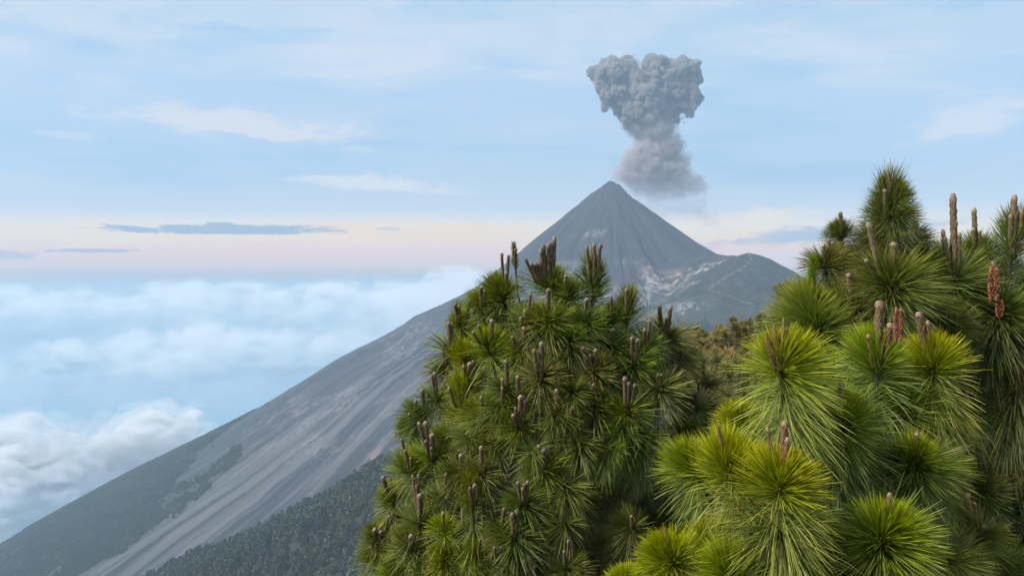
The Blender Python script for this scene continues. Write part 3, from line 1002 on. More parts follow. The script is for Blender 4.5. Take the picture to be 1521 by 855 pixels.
def pollen_mesh():
    bm = bmesh.new()
    g = random.Random(5)
    lay = bm.verts.layers.float.new('rnd')
    n = 78
    for i in range(n):
        t = (i + 0.5) / n
        a = i * 2.39996
        rad = 0.55 + 0.45 * math.sin(math.pi * min(1, t * 0.9 + 0.12))
        c = Vector((rad * math.cos(a) * 0.8, rad * math.sin(a) * 0.8, t))
        d = Vector((math.cos(a), math.sin(a), 0.9)); d.normalize()
        mt = Matrix.Translation(c) @ Matrix.Diagonal((1, 1, 0.25, 1)) @ d.to_track_quat('Z', 'Y').to_matrix().to_4x4() @ Matrix.Diagonal((0.15, 0.15, 0.36, 1))
        r = bmesh.ops.create_icosphere(bm, subdivisions=1, radius=1.0, matrix=mt)
        q = g.random()
        for v in r['verts']:
            v[lay] = q
    me = bpy.data.meshes.new('pollen_cone_cluster')
    bm.to_mesh(me); bm.free()
    me.materials.append(M_POLLEN)
    return me


POLLEN = pollen_mesh()


def unit(v):
    v = Vector(v)
    return v.normalized()


class Pine:
    def __init__(s, label, base, top, lod, r0, lean=(0, 0), group='pines on the slope near the viewer', cat='pine tree'):
        """base and top of the trunk in world metres"""
        s.root = link('pine_tree', None)
        s.base = Vector(base); s.top = Vector(top)
        s.root.location = s.base
        tag(s.root, label, cat, group)
        s.lod = lod
        s.tips = []
        s.r0 = r0
        s.tuft_n = 0
        n = 26
        g = random.Random(len(label))
        ph = g.random() * 6
        s.path = []
        for i in range(n):
            t = i / (n - 1)
            p = s.base.lerp(s.top, t)
            wob = 0.05 * math.sin(t * math.pi) * (s.top - s.base).length * 0.35
            s.path.append(p + Vector((math.sin(ph + 5 * t) * wob, math.cos(ph + 4 * t) * wob, 0)))

    def loc(s, p):
        return Vector(p) - s.base

    def axis_at(s, z):
        a = s.path[0]
        for p in s.path:
            if p.z <= z:
                a = p
        return a

    def tuft(s, heart, size, kind, axis, colr, var=None, twig=True):
        var = random.randrange(6) if var is None else var
        me = TUFTS[s.lod, kind, var % 6]
        o = link('needle_tuft', me, s.root)
        ax = unit(axis)
        q = Vector((0, 0, 1)).rotation_difference(ax) @ Quaternion((0, 0, 1), random.random() * 6.283)
        o.rotation_mode = 'QUATERNION'
        o.rotation_quaternion = q
        k = size / 0.19
        o.scale = (k, k, k * random.uniform(0.95, 1.08))
        o.location = s.loc(heart)
        o.color = (*colr, 1)
        s.tuft_n += 1
        if twig:
            sd = {'tall': 0.31, 'brush': 0.25, 'star': 0.23, 'droop': 0.25, 'spire': 0.2}[kind]
            s.tips.append((Vector(heart) - ax * sd * k * 0.97, ax, k))
        return o

    def candle(s, tuft, p0, p1, rad, which, colr=(1, 1, 1)):
        o = link('pollen_cone' if which == 'pollen' else 'candle', POLLEN if which == 'pollen' else CANDLES[which], tuft)
        mw = Matrix.Translation(s.base) @ Matrix.Translation(tuft.location) @ tuft.rotation_quaternion.to_matrix().to_4x4() @ Matrix.Diagonal((*tuft.scale, 1))
        d = Vector(p1) - Vector(p0)
        m = Matrix.Translation(p0) @ Vector((0, 0, 1)).rotation_difference(d.normalized()).to_matrix().to_4x4() @ Matrix.Diagonal((rad, rad, d.length, 1))
        o.matrix_local = mw.inverted() @ m
        o.color = (*colr, 1)
        return o

    def finish(s):
        # trunk
        n = len(s.path)
        rads = [s.r0 * (1 - 0.86 * (i / (n - 1)) ** 0.9) for i in range(n)]
        v, f = tube_np([s.loc(p) for p in s.path], rads, 9)
        me = mesh_np('trunk', v, f)
        me.materials.append(M_BARK)
        link('trunk', me, s.root)
        # limbs: every twig joins the nearest wood that lies further in and lower
        segs = []           # (points, parent seg, limb id)
        nodes = [(p, None, -1) for p in s.path[3:]]
        tips = sorted(s.tips, key=lambda q: (Vector((q[0].x, q[0].y, 0)) - Vector((s.axis_at(q[0].z).x, s.axis_at(q[0].z).y, 0))).length)
        g = random.Random(3)
        nl = 0
        arr = [np.array(p) for p, _, _ in nodes]
        for (e, ax, k) in tips:
            A = np.array(arr)
            d = A - np.array(e)
            dist = np.linalg.norm(d, axis=1)
            horiz = np.hypot(d[:, 0], d[:, 1])
            up = d[:, 2]
            cost = dist + 2.0 * np.clip(up + 0.35 * horiz, 0, None) + 0.12 * np.array([q[2] >= 0 for q in nodes])
            b = int(np.argmin(cost))
            p0, par, limb = nodes[b]
            p0 = Vector(p0)
            ln = (e - p0).length
            out = Vector((e.x - p0.x, e.y - p0.y, 0.25 * ln))
            c1 = p0 + out * 0.42 + Vector((g.gauss(0, .05), g.gauss(0, .05), g.gauss(0, .05))) * ln
            c2 = e - ax * ln * 0.38
            pts = []
            m = max(5, min(12, int(ln / 0.08)))
            for i in range(m + 1):
                t = i / m
                pts.append(p0 * (1 - t) ** 3 + c1 * 3 * t * (1 - t) ** 2 + c2 * 3 * t * t * (1 - t) + e * t ** 3)
            if limb < 0:
                limb = nl; nl += 1
            sid = len(segs)
            segs.append([pts, par, limb, 1, k])
            for i in range(2, m + 1):
                nodes.append((pts[i], sid, limb)); arr.append(np.array(pts[i]))
        for sgm in reversed(segs):
            if sgm[1] is not None:
                segs[sgm[1]][3] += sgm[3]
        for L in range(nl):
            V = []; F = []; off = 0
            for pts, par, limb, cnt, k in segs:
                if limb != L:
                    continue
                r1 = 0.0068 * k
                r0 = min(s.r0 * 0.6, 0.0075 * k * max(1.0, cnt ** 0.5))
                m = len(pts)
                v, f = tube_np([s.loc(p) for p in pts], [r0 + (r1 - r0) * (i / (m - 1)) ** 0.7 for i in range(m)], 6)
                V.append(v); F.append(f + off); off += len(v)
            me = mesh_np('branch', np.concatenate(V), np.concatenate(F))
            me.materials.append(M_BARK)
            link('branch', me, s.root)


def ground(x, y):
    return float(hill_z(np.array([x]), np.array([y]))[0])


def jit(c, a=0.12):
    k = 1 + random.uniform(-a, a)
    return (c[0] * k * (1 + random.uniform(-a, a)), c[1] * k, c[2] * k)


# ------------------------------------------------------------------ the pine in the middle of the picture
def build_left_pine():
    D = 5.5
    ax_px = 828
    top = at(ax_px, 420, D)
    b = at(ax_px, 900, D)
    gz = ground(b.x, D)
    t = Pine('bushy pine with many upright brown candles in front of the ash cone', (b.x, D, gz - 0.15), top, 'mid', 0.075)
    rows = [370, 400, 450, 480, 520, 560, 600, 650, 700, 750, 800, 860, 920]
    lft = [760, 745, 672, 656, 655, 640, 625, 600, 568, 556, 542, 536, 535]
    rgt = [905, 915, 955, 995, 1020, 1035, 1050, 1060, 1070, 1070, 1070, 1070, 1070]
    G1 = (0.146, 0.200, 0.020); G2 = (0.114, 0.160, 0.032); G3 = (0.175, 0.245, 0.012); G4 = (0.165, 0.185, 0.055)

    def depth(px, py):
        l = np.interp(py, rows, lft); r = np.interp(py, rows, rgt)
        w_ = (r - l) / 2
        u = (px - (l + r) / 2) / w_
        return D - math.sqrt(max(0.0, 1 - u * u)) * w_ / FPX * D * 0.78 + random.uniform(-0.06, 0.06), u

    T = [
        (766, 402, 34, 'spire', G2, []), (750, 450, 62, 'brush', G1, [(752, 408, 425, 5), (745, 380, 402, 5), (755, 383, 402, 5)]),
        (716, 462, 42, 'brush', G1, []),
        (815, 434, 56, 'brush', G1, [(803, 374, 412, 6), (807, 368, 412, 7), (814, 366, 412, 8), (825, 355, 408, 7), (789, 395, 412, 6), (795, 395, 410, 6), (780, 388, 410, 5), (799, 396, 412, 5)]),
        (845, 448, 46, 'brush', G2, []), (814, 482, 52, 'star', G1, [(813, 434, 455, 7)]),
        (684, 488, 40, 'brush', G1, [(676, 455, 470, 6), (682, 457, 470, 5), (697, 449, 475, 6), (707, 458, 476, 5)]),
        (728, 526, 58, 'brush', G3, [(731, 478, 498, 7), (711, 486, 500, 5), (703, 495, 508, 5)]), (672, 525, 48, 'star', G2, []),
        (775, 524, 44, 'star', G1, [(781, 463, 500, 7), (774, 475, 500, 6), (780, 489, 530, 9), (761, 504, 518, 6)]),
        (697, 578, 50, 'star', G4, [(689, 546, 562, 6), (696, 543, 562, 7), (703, 539, 560, 5)]), (754, 582, 44, 'star', G2, [(753, 538, 566, 7)]),
        (804, 566, 54, 'star', G4, [(805, 512, 562, 9), (793, 523, 555, 7)]), (822, 534, 44, 'brush', G2, []), (769, 600, 40, 'star', G1, [(769, 562, 592, 7), (772, 595, 606, 6)]),
        (652, 598, 42, 'star', G2, [(646, 556, 584, 6), (641, 561, 584, 4)]), (880, 446, 52, 'tall', G2, [(872, 369, 398, 5), (884, 364, 396, 6), (891, 367, 396, 5)]),
        (868, 486, 50, 'star', G2, [(870, 448, 468, 7)]), (908, 482, 44, 'brush', G2, [(908, 444, 458, 4)]), (931, 486, 46, 'tall', G2, [(930, 433, 446, 5)]),
        (987, 508, 58, 'star', G4, [(980, 457, 495, 7), (996, 460, 492, 7), (991, 474, 500, 7)]), (882, 558, 52, 'brush', G4, [(866, 519, 536, 8), (872, 521, 538, 6), (886, 522, 540, 8), (877, 530, 542, 5)]),
        (941, 545, 50, 'star', G1, [(937, 505, 535, 6), (945, 508, 536, 6)]), (1010, 542, 52, 'star', G4, [(1010, 515, 530, 5)]), (979, 584, 54, 'star', G4, [(976, 560, 575, 4), (983, 559, 575, 4)]),
        (930, 616, 48, 'star', G1, [(928, 564, 600, 7), (934, 571, 600, 6), (942, 575, 602, 6)]), (883, 606, 56, 'brush', G1, [(882, 574, 590, 6), (879, 580, 592, 5)]),
        (1035, 610, 50, 'star', G4, [(1034, 582, 600, 7), (1022, 603, 622, 5), (1028, 608, 625, 4), (1038, 568, 585, 4)]), (1050, 575, 42, 'star', G4, []),
        (632, 620, 44, 'star', G2, [(627, 583, 606, 7)]), (688, 622, 50, 'tall', G3, [(666, 580, 588, 5)]), (717, 620, 42, 'star', G1, [(716, 592, 606, 6)]),
        (612, 645, 44, 'brush', G1, []), (643, 686, 52, 'star', G1, [(640, 649, 672, 8), (632, 658, 672, 5), (641, 668, 680, 5), (623, 630, 644, 7), (632, 630, 645, 7)]),
        (612, 706, 50, 'brush', G1, [(597, 655, 672, 5), (603, 671, 692, 6), (611, 683, 700, 5)]), (685, 708, 48, 'star', G2, [(685, 679, 706, 7)]), (716, 708, 48, 'star', G4, [(715, 667, 696, 7)]),
        (586, 748, 46, 'brush', G1, [(569, 712, 732, 7)]), (625, 785, 50, 'star', G2, [(624, 738, 764, 9), (619, 724, 742, 5), (613, 709, 728, 4), (621, 708, 726, 4)]),
        (703, 762, 46, 'tall', G1, [(698, 728, 736, 5), (704, 724, 736, 6), (709, 727, 737, 4)]), (661, 793, 42, 'brush', G3, [(657, 765, 776, 4)]), (612, 818, 48, 'brush', G2, [(610, 799, 814, 7)]),
        (562, 804, 40, 'brush', G1, [(555, 790, 802, 6), (566, 793, 806, 6), (579, 769, 786, 5), (583, 771, 786, 4)]), (558, 834, 42, 'brush', G1, []), (663, 838, 52, 'brush', G3, [(662, 807, 818, 5)]),
        (706, 833, 46, 'brush', G3, []), (640, 856, 46, 'star', G2, []), (592, 860, 46, 'brush', G1, []), (773, 638, 54, 'star', G1, [(772, 592, 628, 8), (780, 597, 624, 7), (762, 620, 632, 7), (766, 609, 626, 5)]),
        (825, 618, 48, 'star', G2, [(827, 582, 614, 7)]), (808, 702, 50, 'star', G1, [(801, 664, 690, 7), (808, 671, 696, 9)]), (903, 668, 36, 'droop', G3, []), (862, 664, 46, 'droop', G2, []),
        (778, 752, 52, 'star', G2, [(769, 719, 744, 6), (776, 728, 750, 5), (779, 722, 750, 6), (784, 718, 748, 6)]), (803, 778, 46, 'star', G2, [(804, 750, 774, 6)]),
        (766, 802, 56, 'star', G2, [(761, 766, 796, 8), (768, 761, 796, 7)]), (787, 858, 46, 'star', G2, [(778, 836, 856, 7), (786, 829, 856, 10), (794, 844, 858, 6)]), (838, 727, 50, 'droop', G2, []),
        (938, 788, 42, 'star', G2, [(938, 770, 786, 5)]), (954, 652, 52, 'droop', G1, []), (925, 642, 48, 'droop', G2, []), (1012, 640, 44, 'star', G2, []), (735, 662, 44, 'star', G2, []),
        (740, 845, 44, 'star', G2, []), (848, 585, 44, 'star', G2, []), (840, 850, 44, 'star', G2, []), (660, 742, 40, 'star', G2, []), (742, 790, 40, 'star', G2, []), (840, 780, 40, 'droop', G2, []),
        (745, 610, 42, 'star', G2, []), (700, 655, 40, 'droop', G2, []), (790, 672, 40, 'droop', G2, []), (850, 640, 40, 'star', G2, []), (905, 520, 44, 'star', G2, []), (960, 520, 44, 'star', G2, []),
        (845, 510, 44, 'star', G2, []), (780, 480, 42, 'star', G2, []), (660, 555, 42, 'star', G2, []), (1055, 640, 46, 'star', G2, []), (1060, 610, 40, 'droop', G4, [])]
    for (px, py, rp, kind, c, cn) in T:
        d, u = depth(px, py)
        p = at(px, py, d)
        lean = Vector((0.34 * u + random.uniform(-.08, .08), -0.30 * math.sqrt(max(0, 1 - u * u)) + random.uniform(-.1, .1), 1))
        if kind in ('spire', 'tall'):
            lean = Vector((0.12 * u, -0.1, 1))
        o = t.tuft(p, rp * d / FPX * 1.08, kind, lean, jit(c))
        k = d / FPX
        if not cn and kind != 'droop' and random.random() < 0.7:
            cn = [(px + random.uniform(-8, 8), py - random.uniform(26, 46), py - 14, random.uniform(4, 6)) for _ in range(random.choice((1, 2, 2, 3)))]
        for (cx, c0, c1, wd) in cn:
            dd = d - 0.12
            p1 = at(cx, c0 - 4, dd); p0 = at(cx, c1, dd)
            p0 = p0.lerp(p, 0.5)
            t.candle(o, p0, p1, wd * k * 0.42, random.choice((0, 0, 1, 3)), jit((0.95, 0.95, 0.95), 0.15))
    # smaller side shoots between the big ones
    for i in range(46):
        px, py, rp, kind, c, cn = random.choice(T)
        qx, qy = px + random.uniform(-60, 60), py + random.uniform(10, 60)
        d, u = depth(qx, qy)
        if abs(u) > 0.92:
            continue
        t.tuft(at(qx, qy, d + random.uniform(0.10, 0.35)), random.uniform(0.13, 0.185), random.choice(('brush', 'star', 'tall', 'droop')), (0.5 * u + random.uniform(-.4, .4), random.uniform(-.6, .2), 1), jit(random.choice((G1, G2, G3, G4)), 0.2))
    # the sides that face away and the inside of the crown
    n = 0
    while n < 150:
        row = random.uniform(430, 960) if random.random() < 0.75 else random.uniform(640, 1100)
        l = np.interp(row, rows, lft); r = np.interp(row, rows, rgt)
        rad = (r - l) / 2 / FPX * D
        a = random.uniform(0, 2 * math.pi)
        q = random.uniform(0.35, 0.92)
        if math.sin(a) < 0.05 and q > 0.5 and row < 870:
            continue
        c = at((l + r) / 2, row, D)
        p = Vector((c.x + math.cos(a) * rad * q, D + math.sin(a) * rad * q * 0.9, c.z - (0.1 if row < 500 else 0.02)))
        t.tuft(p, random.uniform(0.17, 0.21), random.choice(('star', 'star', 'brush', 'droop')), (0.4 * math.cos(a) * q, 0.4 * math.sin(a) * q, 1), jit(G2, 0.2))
        n += 1
    t.finish()
    return t


# ------------------------------------------------------------------ the three pines at the right
def near_pine(label, ax_px, D, top_row, T, lod, r0, fill, crown, wobble=0.0, cand_c=(1, 1, 1), grp='pines on the slope near the viewer'):
    top = at(ax_px, top_row, D)
    b = at(ax_px, 900, D)
    t = Pine(label, (b.x, D, ground(b.x, D) - 0.1), top, lod, r0, group=grp)
    for (px, py, rp, kind, c, dd, lean, cn) in T:
        d = D + dd
        p = at(px, py, d)
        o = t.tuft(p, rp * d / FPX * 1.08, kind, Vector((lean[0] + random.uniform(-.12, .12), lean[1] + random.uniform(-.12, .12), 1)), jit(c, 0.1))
        k = d / FPX
        for (cx, c0, c1, wd, which) in cn:
            ddp = d - (0.16 if which == 'pollen' else 0.05)
            p1 = at(cx, c0, ddp); p0 = at(cx, c1, ddp)
            if which != 'pollen':
                p0 = p0.lerp(p, 0.5)
            t.candle(o, p0, p1, wd * k * (0.4 if which == 'pollen' else 0.42), which, jit(cand_c, 0.12))
    (row0, row1, half0, half1, cols, n) = fill
    i = 0
    while i < n:
        s_ = random.random()
        row = row0 + (row1 - row0) * s_
        rad = (half0 + (half1 - half0) * s_) / FPX * D
        a = random.uniform(0, 2 * math.pi); q = random.uniform(0.3, 0.95)
        if math.sin(a) < 0.0 and q > 0.45 and row < 880:
            continue
        c = at(ax_px + crown * s_, row, D)
        p = Vector((c.x + math.cos(a) * rad * q, D + math.sin(a) * rad * q, c.z))
        if p.y < D - 0.35:
            continue
        t.tuft(p, random.uniform(0.17, 0.21), random.choice(('star', 'brush', 'droop')), (0.4 * math.cos(a) * q, 0.4 * math.sin(a) * q, 1), jit(random.choice(cols), 0.15))
        i += 1
    t.finish()
    return t


def build_right_pines():
    Y1 = (0.235, 0.288, 0.008); Y2 = (0.155, 0.225, 0.012); Y3 = (0.100, 0.155, 0.022); Y4 = (0.140, 0.180, 0.040)
    front = [
        (1161, 560, 98, 'brush', Y1, -0.45, (-0.05, -0.1), [(1140, 488, 540, 10, 2), (1152, 480, 540, 12, 2), (1167, 470, 530, 15, 2), (1170, 484, 545, 12, 2), (1184, 492, 540, 9, 2)]),
        (1084, 712, 88, 'brush', Y1, -0.5, (-0.35, -0.1), [(1066, 621, 650, 6, 2)]),
        (1158, 735, 104, 'brush', Y1, -0.62, (-0.02, -0.25), [(1167, 625, 672, 13, 1), (1170, 648, 700, 10, 1), (1141, 634, 655, 6, 1)]),
        (1158, 800, 108, 'droop', Y4, -0.60, (0, -0.2), []),
        (1245, 648, 92, 'star', Y3, -0.35, (0.05, -0.35), [(1249, 567, 600, 8, 1)]), (1247, 640, 72, 'brush', Y2, -0.36, (0.05, -0.2), []),
        (1303, 556, 84, 'brush', Y2, -0.1, (0.05, -0.2), [(1306, 447, 530, 13, 0), (1290, 497, 535, 8, 0), (1323, 480, 535, 11, 0), (1334, 458, 506, 16, 'pollen')]),
        (1386, 556, 78, 'brush', Y1, 0.0, (-0.05, -0.1), [(1365, 463, 505, 12, 1), (1378, 476, 510, 8, 1)]),
        (1000, 846, 80, 'brush', Y1, -0.5, (-0.15, -0.15), [(989, 780, 800, 7, 2), (990, 806, 815, 4, 2)]), (1060, 828, 76, 'brush', Y1, -0.42, (-0.28, -0.1), []),
        (936, 880, 62, 'brush', Y1, -0.45, (-0.25, -0.1), []), (1308, 815, 100, 'brush', Y2, -0.55, (0.05, -0.3), [(1323, 731, 768, 9, 1)]), (1308, 822, 100, 'droop', Y4, -0.53, (0.05, -0.3), []),
        (1357, 700, 84, 'star', Y3, -0.2, (0.15, -0.25), [(1363, 642, 676, 8, 1)]), (1357, 690, 60, 'brush', Y2, -0.21, (0.1, -0.2), []), (1450, 802, 66, 'star', Y4, 0.05, (0.3, -0.1), [(1435, 734, 752, 8, 3), (1449, 745, 760, 6, 1), (1460, 782, 800, 9, 3)]),
        (1098, 640, 60, 'brush', Y1, -0.2, (-0.2, 0), []), (1035, 705, 70, 'brush', Y2, -0.35, (-0.5, -0.1), []), (1130, 800, 80, 'brush', Y1, -0.45, (-0.5, -0.2), []), (1250, 860, 90, 'star', Y3, -0.4, (0, -0.3), []),
        (1400, 840, 80, 'star', Y4, -0.2, (0.2, -0.2), []), (1090, 870, 84, 'brush', Y2, -0.6, (-0.2, -0.2), []), (1210, 760, 80, 'star', Y3, -0.25, (0.1, -0.2), []), (1400, 640, 70, 'star', Y4, 0.05, (0.4, -0.1), []),
        (1300, 690, 78, 'star', Y3, -0.1, (0.1, -0.2), []), (1080, 770, 70, 'star', Y2, -0.2, (-0.4, 0), []), (1210, 600, 76, 'star', Y3, -0.05, (0.1, -0.1), []), (1340, 620, 76, 'star', Y3, -0.05, (0.3, -0.1), []),
        (1480, 850, 66, 'star', Y4, 0.15, (0.3, 0), []), (1180, 880, 90, 'droop', Y4, -0.5, (0, -0.2), [])]
    near_pine('young lime green pine nearest the viewer with short pinkish brown buds', 1215, 3.05, 600, front, 'near', 0.05, (600, 980, 80, 270, (Y3, Y4, Y2), 44), 0, cand_c=(1.15, 0.95, 0.85))
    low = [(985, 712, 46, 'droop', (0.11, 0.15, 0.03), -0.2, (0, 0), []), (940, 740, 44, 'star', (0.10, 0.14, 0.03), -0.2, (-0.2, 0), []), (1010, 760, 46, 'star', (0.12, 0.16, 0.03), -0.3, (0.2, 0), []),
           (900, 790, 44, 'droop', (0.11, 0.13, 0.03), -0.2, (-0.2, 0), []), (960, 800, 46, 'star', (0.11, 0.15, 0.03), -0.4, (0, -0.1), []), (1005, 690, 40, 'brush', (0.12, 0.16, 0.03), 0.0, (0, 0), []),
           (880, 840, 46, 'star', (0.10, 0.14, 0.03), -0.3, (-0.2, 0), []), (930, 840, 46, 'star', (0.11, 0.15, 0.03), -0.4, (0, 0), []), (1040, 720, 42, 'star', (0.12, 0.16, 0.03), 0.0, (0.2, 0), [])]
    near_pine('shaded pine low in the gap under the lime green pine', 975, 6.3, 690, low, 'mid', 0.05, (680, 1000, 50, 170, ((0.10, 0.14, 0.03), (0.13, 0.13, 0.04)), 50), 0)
    O1 = (0.105, 0.150, 0.030); O2 = (0.140, 0.170, 0.042); O3 = (0.165, 0.215, 0.038)
    tall = [
        (1326, 302, 48, 'brush', O1, 0.0, (0.15, 0), [(1321, 249, 288, 9, 2), (1331, 256, 285, 6, 2)]), (1316, 342, 60, 'tall', O1, 0.0, (0.02, 0), [(1315, 281, 305, 8, 0)]), (1322, 330, 52, 'star', O1, 0.03, (0.25, 0), []),
        (1251, 355, 38, 'brush', O1, 0.1, (0.0, 0), [(1249, 314, 345, 7, 1)]), (1226, 398, 48, 'star', O2, 0.05, (-0.2, 0), [(1224, 363, 392, 6, 1), (1232, 354, 385, 6, 1)]),
        (1322, 434, 86, 'star', O1, -0.15, (0, -0.25), [(1328, 360, 390, 10, 0), (1290, 330, 385, 9, 0), (1286, 385, 405, 7, 0)]),
        (1203, 480, 78, 'brush', O3, -0.1, (-0.02, -0.05), []), (1208, 430, 46, 'spire', (0.11, 0.19, 0.02), -0.1, (0, 0), []), (1216, 500, 84, 'star', O3, -0.15, (-0.1, -0.1), []), (1268, 470, 66, 'star', O2, -0.1, (0.1, -0.1), [(1259, 407, 432, 9, 3), (1262, 430, 460, 8, 3)]),
        (1366, 402, 52, 'star', O1, 0.1, (0.1, 0), [(1361, 327, 385, 8, 1)]), (1381, 470, 62, 'star', O1, 0.05, (0.2, -0.1), []), (1285, 400, 60, 'star', O2, 0.05, (-0.1, 0), []),
        (1255, 425, 54, 'star', O2, 0.15, (-0.2, 0), []), (1330, 510, 64, 'star', O1, 0.0, (0, -0.1), []), (1200, 560, 70, 'star', O2, 0.0, (-0.3, 0), []),
        (1340, 370, 56, 'star', O2, 0.15, (0.3, 0.1), []), (1300, 372, 56, 'brush', O2, 0.05, (-0.1, 0), []), (1190, 545, 60, 'star', O3, 0.1, (-0.3, 0), []), (1400, 520, 60, 'droop', O1, 0.1, (0.2, 0), [])]
    near_pine('tallest pine at the right with one spire of needles against the sky', 1318, 3.75, 360, tall, 'near', 0.055, (400, 900, 60, 260, (O1, O2), 46), -10)
    edge = [
        (1418, 424, 76, 'star', O1, -0.1, (0, -0.2), [(1417, 287, 400, 11, 1), (1401, 340, 400, 7, 1), (1404, 350, 405, 7, 1), (1426, 345, 395, 8, 1)]), (1450, 388, 54, 'brush', O1, 0.15, (0.05, 0), [(1448, 308, 372, 8, 1), (1447, 338, 378, 7, 1), (1456, 342, 372, 5, 1)]),
        (1500, 395, 62, 'tall', O1, 0.0, (0.05, 0), [(1508, 289, 362, 10, 1), (1502, 318, 360, 7, 1), (1519, 310, 362, 7, 1)]), (1481, 472, 76, 'star', O1, -0.1, (-0.05, -0.2), [(1476, 398, 445, 19, 'pollen'), (1476, 388, 402, 7, 1), (1485, 445, 470, 14, 'pollen'), (1485, 430, 452, 9, 0)]),
        (1461, 557, 56, 'star', O1, 0.05, (0, -0.25), [(1461, 514, 530, 9, 0)]), (1512, 505, 62, 'brush', (0.13, 0.12, 0.035), -0.1, (0.05, -0.1), [(1515, 468, 490, 9, 3)]), (1440, 608, 62, 'droop', O1, -0.05, (0, -0.1), [(1432, 582, 600, 16, 'pollen')]),
        (1508, 585, 64, 'droop', O1, -0.1, (0.1, -0.1), []), (1540, 440, 66, 'star', O1, 0.0, (0.2, 0), []), (1545, 545, 66, 'star', O1, 0.0, (0.2, 0), []), (1440, 440, 60, 'star', O2, 0.1, (-0.2, 0), []), (1470, 420, 60, 'star', O2, 0.2, (0, 0), []),
        (1415, 470, 58, 'star', O1, 0.15, (-0.3, 0), []), (1390, 400, 50, 'star', O2, 0.2, (-0.3, 0), []), (1520, 700, 64, 'droop', O1, 0.1, (0, 0), []), (1460, 690, 60, 'droop', (0.10, 0.09, 0.03), 0.3, (0, 0), []), (1500, 760, 60, 'star', O1, 0.1, (0, 0), []),
        (1490, 640, 60, 'droop', O1, 0.35, (0, 0), [])]
    near_pine('dark pine with red pollen cones and the longest candle at the edge of view', 1468, 3.9, 420, edge, 'near', 0.05, (450, 960, 60, 230, (O1, O2), 46), 5)


# ------------------------------------------------------------------ smaller pines further down the slope
def build_far_pines():
    C1 = (0.17, 0.165, 0.070); C2 = (0.115, 0.13, 0.055); C3 = (0.21, 0.20, 0.085)
    spots = [(1088, 474, 15.5, 62, 'olive pine with a dense rounded top behind the lime green pine', C1, 110),
             (1036, 486, 17.5, 44, 'narrow dusty olive pine beside the central bushy pine', C1, 90),
             (1062, 522, 13.0, 56, 'pale drooping olive pine in the gap between the near pines', C3, 90),
             (1126, 472, 19.0, 48, 'grey green pine top half hidden by pinkish buds', C2, 90),
             (1108, 520, 12.0, 46, 'olive pine low in the gap beside the lime green shoots', C1, 70),
             (1150, 460, 12.5, 34, 'thin dark pine top against the forested shoulder hill', C2, 50),
             (1172, 422, 14.5, 26, 'small dark pine tip highest against the shoulder hill', C2, 44)]
    for (px, row, d, hw, label, c, n) in spots:
        top = at(px, row + 10, d)
        t = Pine(label, (top.x, d, ground(top.x, d) - 0.1), top, 'far', 0.08, group='pines further down the slope')
        k = d / FPX
        t.tuft(at(px, row + 6, d), 0.2, 'brush', (0, 0, 1), jit(c))
        for i in range(n):
            s_ = ((i + 0.5) / n) ** 1.25
            z = top.z - 0.05 - s_ * 2.6
            rad = hw * k * (0.42 + 0.85 * s_ ** 0.6)
            a = i * 2.4 + random.uniform(-.4, .4)
            q = math.sqrt(random.uniform(0.25, 1.0))
            p = Vector((top.x + math.cos(a) * rad * q, d + math.sin(a) * rad * q, z + random.uniform(-.12, .12)))
            t.tuft(p, random.uniform(0.17, 0.25), random.choice(('brush', 'star', 'star')), (0.5 * math.cos(a), 0.5 * math.sin(a), 1), jit(c, 0.2))
        t.finish()


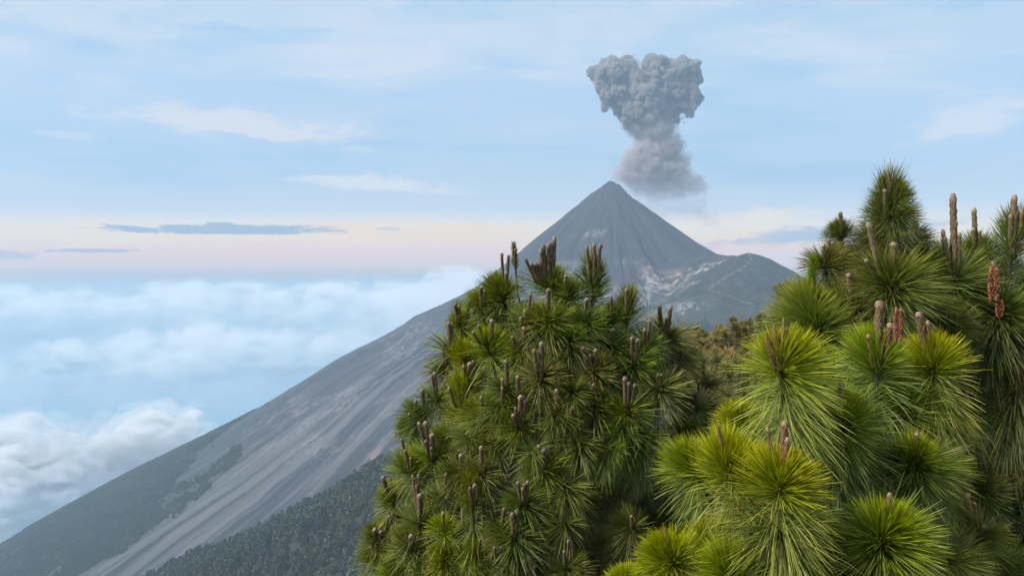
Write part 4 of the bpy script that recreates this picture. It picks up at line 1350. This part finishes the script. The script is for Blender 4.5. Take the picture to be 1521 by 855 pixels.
# ------------------------------------------------------------------ the far forest: one mass of small trees
def build_forest():
    m, t, out = material('forest_leaves')
    oi = t.new('ShaderNodeObjectInfo')
    b = t.new('ShaderNodeBsdfPrincipled')
    cl = t.noise(oi.outputs['Location'], 0.012, 4, 0.6)
    t.put(b.inputs['Base Color'], t.ramp(t.m('ADD', t.m('MULTIPLY', oi.outputs['Random'], 0.5), t.m('MULTIPLY', t.step(cl, 0.3, 0.7), 0.5)), [(0.0, (0.020, 0.036, 0.014)), (0.55, (0.050, 0.072, 0.026)), (1.0, (0.115, 0.125, 0.05))]))
    b.inputs['Roughness'].default_value = 0.85
    t.l.new(b.outputs[0], out.inputs[0])
    protos = []
    for k in range(4):
        g = np.random.default_rng(70 + k)
        nl = 170
        u = g.random(nl) ** 0.7
        h = 1.0 - u * 0.86
        rad = (0.05 + 0.30 * u ** 0.8) * g.uniform(0.35, 1.05, nl)
        a = g.random(nl) * 2 * np.pi
        c = np.stack([rad * np.cos(a), rad * np.sin(a), h], -1)
        d1 = g.normal(size=(nl, 3)); d1 /= np.linalg.norm(d1, axis=1)[:, None]
        d2 = np.cross(d1, g.normal(size=(nl, 3))); d2 /= np.linalg.norm(d2, axis=1)[:, None]
        s_ = g.uniform(0.05, 0.11, nl)[:, None]
        V = np.stack([c + d1 * s_, c + d2 * s_, c - d1 * s_ * 0.8 - [0, 0, 0.04], c - d2 * s_], 1).reshape(-1, 3)
        F = np.arange(nl * 4).reshape(-1, 4)
        tv, tf = tube_np([(0, 0, -0.25), (0, 0, 0.2), (0, 0, 0.8)], [0.03, 0.025, 0.008], 5)
        me = mesh_np('forest_tree_shape', np.concatenate([V, tv]), np.concatenate([F, tf + len(V)]), smooth=False)
        me.materials.append(m)
        protos.append(me)
    pc = bpy.data.collections.new('forest_shapes')
    for me in protos:
        pc.objects.link(bpy.data.objects.new('forest_tree_shape', me))

    def mass(name, label, pts, size):
        me = bpy.data.meshes.new(name)
        me.vertices.add(len(pts))
        me.vertices.foreach_set('co', np.asarray(pts, np.float32).ravel())
        attr(me, 'size', size)
        o = link(name, me)
        g = bpy.data.node_groups.new(name, 'GeometryNodeTree')
        g.interface.new_socket('Geometry', in_out='INPUT', socket_type='NodeSocketGeometry')
        g.interface.new_socket('Geometry', in_out='OUTPUT', socket_type='NodeSocketGeometry')
        t = NT(g)
        gi = t.new('NodeGroupInput'); go = t.new('NodeGroupOutput')
        ip = t.new('GeometryNodeInstanceOnPoints')
        ci = t.new('GeometryNodeCollectionInfo')
        ci.inputs['Collection'].default_value = pc
        ci.inputs['Separate Children'].default_value = True
        ci.inputs['Reset Children'].default_value = True
        ip.inputs['Pick Instance'].default_value = True
        na = t.new('GeometryNodeInputNamedAttribute', data_type='FLOAT')
        na.inputs[0].default_value = 'size'
        rv = t.new('FunctionNodeRandomValue', data_type='FLOAT_VECTOR')
        rv.inputs[0].default_value = (-0.06, -0.06, 0); rv.inputs[1].default_value = (0.06, 0.06, 6.28)
        t.l.new(gi.outputs[0], ip.inputs['Points'])
        t.l.new(ci.outputs[0], ip.inputs['Instance'])
        t.l.new(rv.outputs[0], ip.inputs['Rotation'])
        t.l.new(na.outputs[0], ip.inputs['Scale'])
        t.l.new(ip.outputs[0], go.inputs[0])
        md = o.modifiers.new('trees', 'NODES')
        md.node_group = g
        tag(o, label, 'forest', kind='stuff')

    # on the ridge below
    g = np.random.default_rng(5)
    n = 34000
    x = g.uniform(-1150, 500, n); y = g.uniform(650, 1520, n)
    z = hill_z(x, y)
    px = CX + FPX * x / y
    keep = (px > -60) & (px < 1250) & (-z / y < 0.47) & (g.random(n) < 0.6 + 0.4 * sstep(fbm(x / 70, y / 70, 4, 400), 0.36, 0.5))
    x, y, z = x[keep], y[keep], z[keep]
    mass('ridge_forest', 'dark green forest covering the ridge beneath the ash slope', np.stack([x, y, z], -1), 8 + 16 * g.random(len(x)) ** 2.2)
    # on the volcano's lower flanks and the shoulder hill
    fr = VF.ravel(); X = VX.ravel(); Y = VY.ravel(); Z = VZ.ravel()
    n = 600000
    x = g.uniform(-1750, 1500, n); y = g.uniform(1500, 3300, n)
    px = CX + FPX * x / y
    ok = (px > -60) & (px < 1300)
    x, y = x[ok], y[ok]
    z, dif = volcano_z(x, y)
    ok = (z > hill_z(x, np.minimum(y, 2200)) - 8) & (-z / y < 0.44)
    x, y, z, dif = x[ok], y[ok], z[ok], dif[ok]
    fo = volcano_forest(x, y, z, dif)
    ok = g.random(len(x)) < 0.6 * sstep(fo, 0.35, 0.85) 
    x, y, z = x[ok], y[ok], z[ok]
    mass('flank_forest', 'hazy forest on the lower flanks of the volcano', np.stack([x, y, z - 0.5], -1), g.uniform(6, 16, len(x)))


build_left_pine()
build_right_pines()
build_far_pines()
build_forest()
